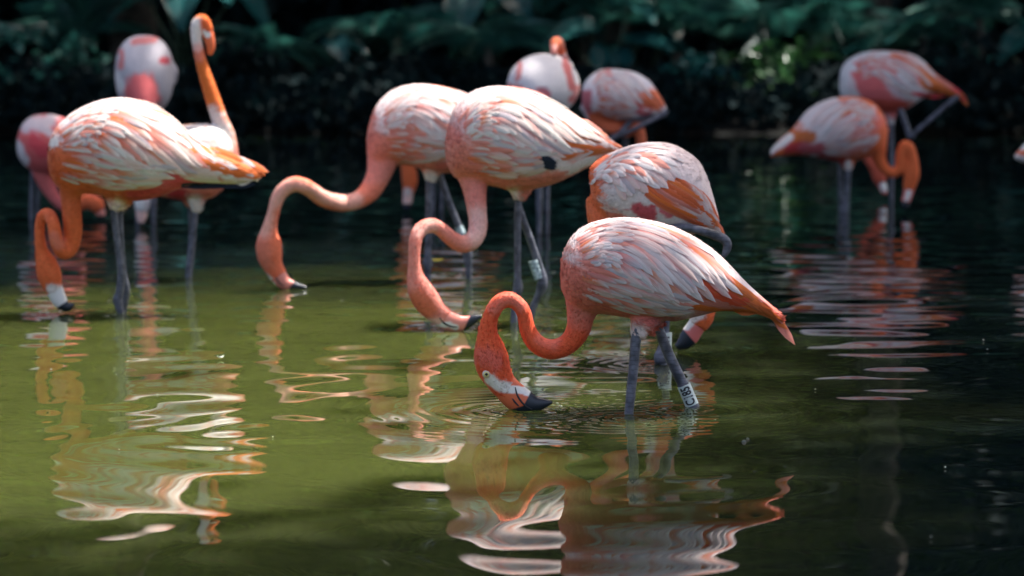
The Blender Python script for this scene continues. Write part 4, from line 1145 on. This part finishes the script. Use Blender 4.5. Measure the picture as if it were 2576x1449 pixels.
def back_bird_head_up():
    Y = 13.6
    b = Bird('white flamingo behind the middle one with small orange head peeking over its back', Y, 1360)
    b.parts.append(loft([(1366,232,-.24,18,20),(1366,224,-.19,50,54),(1366,217,-.1,74,82),(1367,215,0,80,92),(1367,219,.1,74,84),(1368,230,.18,52,56),(1368,240,.22,20,24)], Y, seg=26, side=(1, 0, 0), axis=(0, 1, 0)))
    b.add([(1400,205,.10,40,40),(1420,175,.15,26),(1418,155,.14,15),(1413,138,.12,12.5),(1408,122,.10,14),(1402,108,.06,16.5),(1396,110,.0,13),(1394,122,-.03,10)], seg=16)
    b.add([(1345,260,0,30,30),(1350,310,0,16),(1354,340,0,8)]); b.add([(1380,260,.04,30,30),(1378,310,.04,16),(1376,340,.04,8)])
    b.build(0.008, 4, free_painter(WHITE * .92, [(GREY * 1.2, [(1300,180),(1330,260)], 30, 1, .8, 70, .6), (PINK, [(1420,150),(1432,180),(1440,215)], 9, .5, .9, 75, .95), (PINK, [(1310,160),(1300,200)], 6, .6, 1, 70, .8), (PINK, [(1285,215),(1310,225)], 10, .6, 1, 70, .7), (RED * 1.3, [(1365,225),(1375,235)], 12, .6, .9, 60, .8), (PINK, [(1440,250),(1452,225)], 10, .6, .9, 70, .9), (ORANGE, [(1398,104),(1412,125)], 17, .6, .3, 0, .95), (ORANGE, [(1330,345),(1400,345)], 30, .6, .3, 0, .9)], 101))
    b.bill([(1395,115,-.02,9,8),(1393,128,-.05,8,7),(1393,140,-.06,4,4)], bill_colors(None, SALMON, (0, 1, 136)))
    b.leg([(1354,325,0,7),(1355,430,0,6.5),(1356,490,0,8),(1356,560,0,6),(1356,680,0,6)])
    b.leg([(1378,325,.05,6),(1377,430,.05,5.5),(1376,560,.05,5.5),(1376,680,.05,5.5)])

def back_bird_leg_up():
    Y = 14.1
    b = Bird('grey white flamingo at upper centre lifting one leg below its orange wing tip', Y, 1575)
    b.add(body_loft([(1464,222,268),(1476,200,288),(1500,180,300),(1530,174,310),(1565,175,315),(1600,183,314),(1632,202,302),(1655,232,290),(1670,258,284),(1677,270,280)], Y, 1.0), seg=24, axis=(1, 0, 0))
    b.add([(1490,262,0,34,36),(1500,295,-.02,22),(1522,320,-.03,16),(1546,324,-.04,15),(1572,334,-.04,14),(1590,326,-.04,14),(1605,325,-.04,15),(1612,345,-.04,14),(1613,380,-.04,14),(1613,410,-.04,19),(1610,435,-.04,16)], seg=16)
    b.add([(1570,290,0,26,26),(1572,320,0,15),(1574,345,0,8)])
    M = affine([(1468, 245), (1535, 173), (1676, 275), (1570, 335)])
    b.build(0.008, 4, free_painter(GREY * 1.28, [(WHITE * .93, [(1510,200),(1580,200)], 34, 1, .7, 80, .7), (PINK, [(1528,178),(1537,205)], 8, .4, .7, 80, .95), (RED, [(1472,240),(1480,280)], 12, .7, .8, 70, .8), (ORANGE, [(1620,255),(1650,250)], 26, .5, .4, 20, .95), (RED, [(1590,270),(1625,282)], 13, .6, .6, 10, .85),
                                                 (BLACK * 4, [(1560,308),(1640,296)], 9, .7, .5, 0, .8), (ORANGE * .9, [(1500,300),(1550,322),(1610,330),(1613,430)], 22, .6, .2, 0, .95)], 111), M)
    rng = np.random.default_rng(18)
    b.feathers(standard_specs(rng, .5, .14, pal_quill(ORANGE, RED * 1.4), tip=WHITE * .97, base=PINK * .5 + GREY * .5)[6:], rng, near_parts=False)
    b.bill([(1611,425,-.04,15,12),(1606,448,-.04,13,10),(1600,466,-.04,7,7)], bill_colors(None, PALE, (0, 1, 455)))
    b.leg([(1574,330,0,7),(1573,420,0,6),(1573,470,0,8),(1573,560,0,6),(1573,640,0,6)])
    b.leg([(1590,300,-.06,7),(1560,335,-.09,7),(1537,348,-.10,8),(1560,341,-.11,6),(1610,318,-.12,6),(1650,298,-.12,6),(1672,286,-.12,7),(1678,276,-.12,4)])

def right_bird():
    Y = 15.3
    b = Bird('right hand flamingo facing right with bright orange neck looped down to the water', Y, 2125)
    rng = np.random.default_rng(8)
    b.add(body_loft([(1939,376,396),(1965,348,394),(1995,322,391),(2030,278,393),(2070,254,400),(2110,244,408),(2150,243,405),(2190,255,394),(2214,277,378),(2229,302,345)], Y, .95), seg=24, axis=(1, 0, 0))
    b.add([(2196,335,0,42,42),(2207,372,0,25),(2212,398,0,17),(2222,420,0,14.5),(2244,436,0,13.5),(2263,422,0,13.5),(2266,392,0,13.5),(2274,366,0,13),(2287,371,0,13.5),(2295,400,0,14.5),(2294,435,0,20,16),(2289,460,0,18,14),(2285,480,0,14,11)], seg=16)
    b.add([(2125,380,-.02,34,32),(2133,410,-.02,18),(2134,430,-.02,8)])
    M = affine([(2230, 335), (2130, 243), (1945, 388), (2130, 424)])
    b.build(0.008, 4, free_painter(ORANGE, [(WHITE * .92, [(2040,290),(2100,275),(2120,330),(2050,350)], 44, .6, .5, -50, .9), (WHITE * .9, [(2140,370),(2180,345)], 18, .6, .9, -40, .9), (WHITE * .9, [(2110,280),(2180,290)], 22, .7, .9, -50, .8), (PINK * 1.1, [(2150,330),(2200,300)], 22, .8, .9, -50, .6), (ORANGE, [(2120,247),(2170,250)], 12, .7, .8, 0, .8),
                                             (FLAME * .8, [(1990,345),(2030,342)], 17, .5, .3, 0, .95), (RED, [(1980,372),(2080,372)], 14, .6, .7, 0, .85), (CREAM, [(1940,380),(1985,345)], 9, .6, .4, -40, .9), (RED * .8, [(2060,395),(2130,408)], 10, .8, .5, 0, .8),
                                             (CREAM, [(2130,412),(2134,430)], 10, .8, .4, 90, .9)], 121), M)
    b.feathers(standard_specs(rng, .45, .45, pal_quill(FLAME * .9, RED * 1.2, .3), tip=WHITE * .92, base=PINK)[15:], rng, near_parts=False)
    b.bill([(2288,468,0,15,11),(2284,488,0,12,10),(2279,505,0,11,9),(2276,518,0,9,8),(2273,527,0,4,4)], bill_colors(([(2286,482),(2280,500)], 7), PINK * 1.2, (-.2, 1, -.2 * 2277 + 506)))
    b.leg([(2134,420,-.02,7.5),(2131,480,-.02,7),(2128,528,-.02,8.5),(2127,560,-.02,7),(2127,640,-.02,7)])
    b.leg([(2112,405,.05,6),(2114,470,.05,5.5),(2117,530,.05,7),(2117,560,.05,6),(2117,640,.05,6)])
    dip(2127, 543, .0012, .09, .2)

def right_back_bird():
    Y = 16.5
    b = Bird('rear right flamingo with orange red tail, raised leg and its head behind the other', Y, 2240)
    rng = np.random.default_rng(9)
    b.add(body_loft([(2114,180,235),(2124,160,255),(2145,143,268),(2182,130,280),(2230,128,286),(2280,133,274),(2318,150,250),(2350,182,236),(2385,208,242),(2412,228,247),(2430,243,250)], Y, 1.0), seg=24, axis=(1, 0, 0))
    b.add([(2150,225,0,38,36),(2150,275,-.02,22),(2160,330,-.03,15),(2180,390,-.04,13),(2200,420,-.04,15),(2211,442,-.04,18,15),(2216,460,-.04,15,12)], seg=16)
    b.add([(2235,255,-.02,30,28),(2240,295,-.02,14),(2242,315,-.02,7)])
    M = affine([(2116, 210), (2215, 128), (2420, 238), (2235, 305)])
    b.build(0.008, 4, free_painter(WHITE * .9, [(RED * .5 + PINK * .7, [(2165,195),(2190,230),(2240,262)], 36, .4, .6, 40, .95), (PINK, [(2200,165),(2235,175)], 14, .6, .9, 20, .85), (ORANGE * .9, [(2250,140),(2300,165),(2330,190)], 17, .6, .7, 40, .9), (PINK * 1.2, [(2270,170),(2310,210)], 12, .6, .8, 50, .8), (GREY * 1.15, [(2250,215),(2300,240)], 24, .8, .8, 30, .8), (FLAME * .95, [(2330,200),(2400,228),(2430,246)], 24, .5, .4, 30, .95), (WHITE * .92, [(2120,180),(2135,235)], 14, .7, .6, 80, .8),
                                                (DEEP, [(2150,270),(2180,380),(2212,450)], 26, .6, .2, 90, .95), (DEEP, [(2170,262),(2290,268)], 14, .8, .5, 0, .7)], 131), M)
    sp = standard_specs(rng, .42, .55, pal_quill(FLAME, RED * 1.4, .15), tip=WHITE * .94, base=PINK)
    b.feathers([q for q in sp if q[0] is not PF], rng, near_parts=False)
    b.bill([(2215,452,-.04,13,10),(2219,466,-.04,11,9),(2224,480,-.04,9,8),(2226,492,-.04,4,4)], bill_colors(([(2216,455),(2222,472)], 10), PINK * 1.2, (0, 1, 487)))
    b.leg([(2242,300,-.02,7),(2243,380,-.02,5.5),(2243,420,-.02,7),(2243,500,-.02,5.5),(2243,600,-.02,5.5)])
    b.leg([(2262,270,-.07,7),(2280,315,-.08,7),(2290,343,-.09,8.5),(2305,330,-.10,6),(2345,296,-.10,6),(2380,266,-.10,6),(2400,250,-.10,7),(2412,240,-.10,4)])

def edge_bird():
    Y = 14.2
    b = Bird('flamingo at the right edge of the view showing only its tail tip', Y, 2690)
    b.add(body_loft([(2551,390,399),(2566,374,406),(2592,346,416),(2630,312,432),(2680,288,442),(2730,288,440),(2770,305,420),(2790,330,395)], Y, .95), axis=(1, 0, 0))
    b.add([(2765,360,0,36,38),(2785,410,0,18),(2800,450,0,14),(2825,460,0,14),(2840,430,0,14),(2856,425,0,13),(2866,460,0,15),(2866,495,0,20),(2862,530,0,13),(2858,560,0,6)], seg=14)
    b.build(0.009, 4, free_painter(ORANGE, [(WHITE * .9, [(2600,350),(2720,340)], 40, .6, .6, -30, .9), (CREAM, [(2551,396),(2600,405)], 8, .6, .4, 0, .9), (CREAM, [(2570,372),(2600,350)], 5, .6, .4, -40, .9)], 141))
    b.leg([(2690,430,0,8),(2688,500,0,6),(2687,540,0,8),(2686,580,0,6),(2686,660,0,6)])
    b.leg([(2665,430,.05,7),(2666,500,.05,6),(2667,580,.05,6),(2667,660,.05,6)])

for fn in (front_bird, preening_bird, middle_bird, bird_behind_middle, left_bird, upright_bird, far_left_bird, round_grey_bird,
           hidden_bird, back_bird_head_up, back_bird_leg_up, right_bird, right_back_bird, edge_bird):
    fn()
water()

# ------------------------------------------------------------------ small floating things
def wpt(px, py):
    d = CAMH / math.tan(math.atan((py - CYP) / F) + PITCH); q = P(px, py, d); return Vector((q.x, q.y, 0.0))
def small_things():
    rng = np.random.default_rng(5)
    def fleck(name, px, py, L, w, mat, label, cat, group, yaw, curl):
        c = wpt(px, py); V, Fc = [], []
        for i in range(9):
            t = i / 8
            ww = w * math.sin(math.pi * (0.06 + 0.9 * t)) ** 0.8
            for j in (-1, 0, 1):
                x, y = (t - .5) * L, j * ww
                V.append((c.x + x * math.cos(yaw) - y * math.sin(yaw), c.y + x * math.sin(yaw) + y * math.cos(yaw), 0.004 + curl * (2 * t - 1) ** 2 + 0.004 * abs(j)))
            if i:
                o = (i - 1) * 3; Fc += [[o, o + 1, o + 4, o + 3], [o + 1, o + 2, o + 5, o + 4]]
        o = mesh_obj(name, V, Fc, mat); tag(o, label, cat, group)
    my = flat_mat('yellow leaf', (0.50, 0.42, 0.04), 0.5, 0.3, 20)
    mw = flat_mat('white down', (0.8, 0.8, 0.78), 0.8)
    fleck('floating_leaf', 1100, 659, 0.055, 0.012, my, 'small yellow leaf floating between the middle legs', 'leaf', None, 0.1, 0.004)
    fleck('floating_feather', 555, 905, 0.022, 0.007, mw, 'tiny white down feather floating below the left bird', 'feather', None, 0.6, 0.006)
    bubbles = [(1392,1020),(1402,1016),(1410,1024),(1398,1030),(1881,1105),(1872,1112),(1898,1187),(2420,740),(1240,640),(1975,1175),(1700,890)]
    mb = flat_mat('water film', (0.7, 0.75, 0.7), 0.05)
    b = mb.node_tree.nodes['Principled BSDF']; b.inputs['Transmission Weight'].default_value = 0.85; b.inputs['IOR'].default_value = 1.2
    sh = None
    for i, (px, py) in enumerate(bubbles):
        if sh is None:
            V, Fc = [], []
            for a in range(6):
                for k in range(12):
                    e = math.pi / 2 * a / 5; V.append((math.cos(e) * math.cos(k * math.pi / 6), math.cos(e) * math.sin(k * math.pi / 6), math.sin(e)))
            for a in range(5):
                for k in range(12): Fc.append([a * 12 + k, a * 12 + (k + 1) % 12, (a + 1) * 12 + (k + 1) % 12, (a + 1) * 12 + k])
            sh = mesh_obj('bubble', V, Fc, mb); o = sh
        else:
            o = sh.copy(); COL.objects.link(o)
        o.location = wpt(px, py); o.scale = (0.0025 + 0.0015 * (i % 3),) * 3
        tag(o, 'tiny clear air bubble resting on the dark water surface', 'bubble', 'bubbles on the water')
def flecks():
    rng = np.random.default_rng(9); n = 36
    V, Fc = [], []
    for i in range(n):
        y = rng.uniform(5.0, 14.0); x = rng.uniform(-.19, .19) * y; r = rng.uniform(.001, .003); a = rng.random() * 6
        o = len(V)
        for k in range(6): V.append((x + r * math.cos(a + k * 1.047) * rng.uniform(.6, 1.2), y + r * math.sin(a + k * 1.047), 0.0035))
        V.append((x, y, 0.0055)); Fc += [[o + k, o + (k + 1) % 6, o + 6] for k in range(6)]
    o = mesh_obj('pond_flecks', V, Fc, flat_mat('pale dust', (0.55, 0.56, 0.50), 0.8, .5, 4)); tag(o, kind='stuff')
small_things()
flecks()
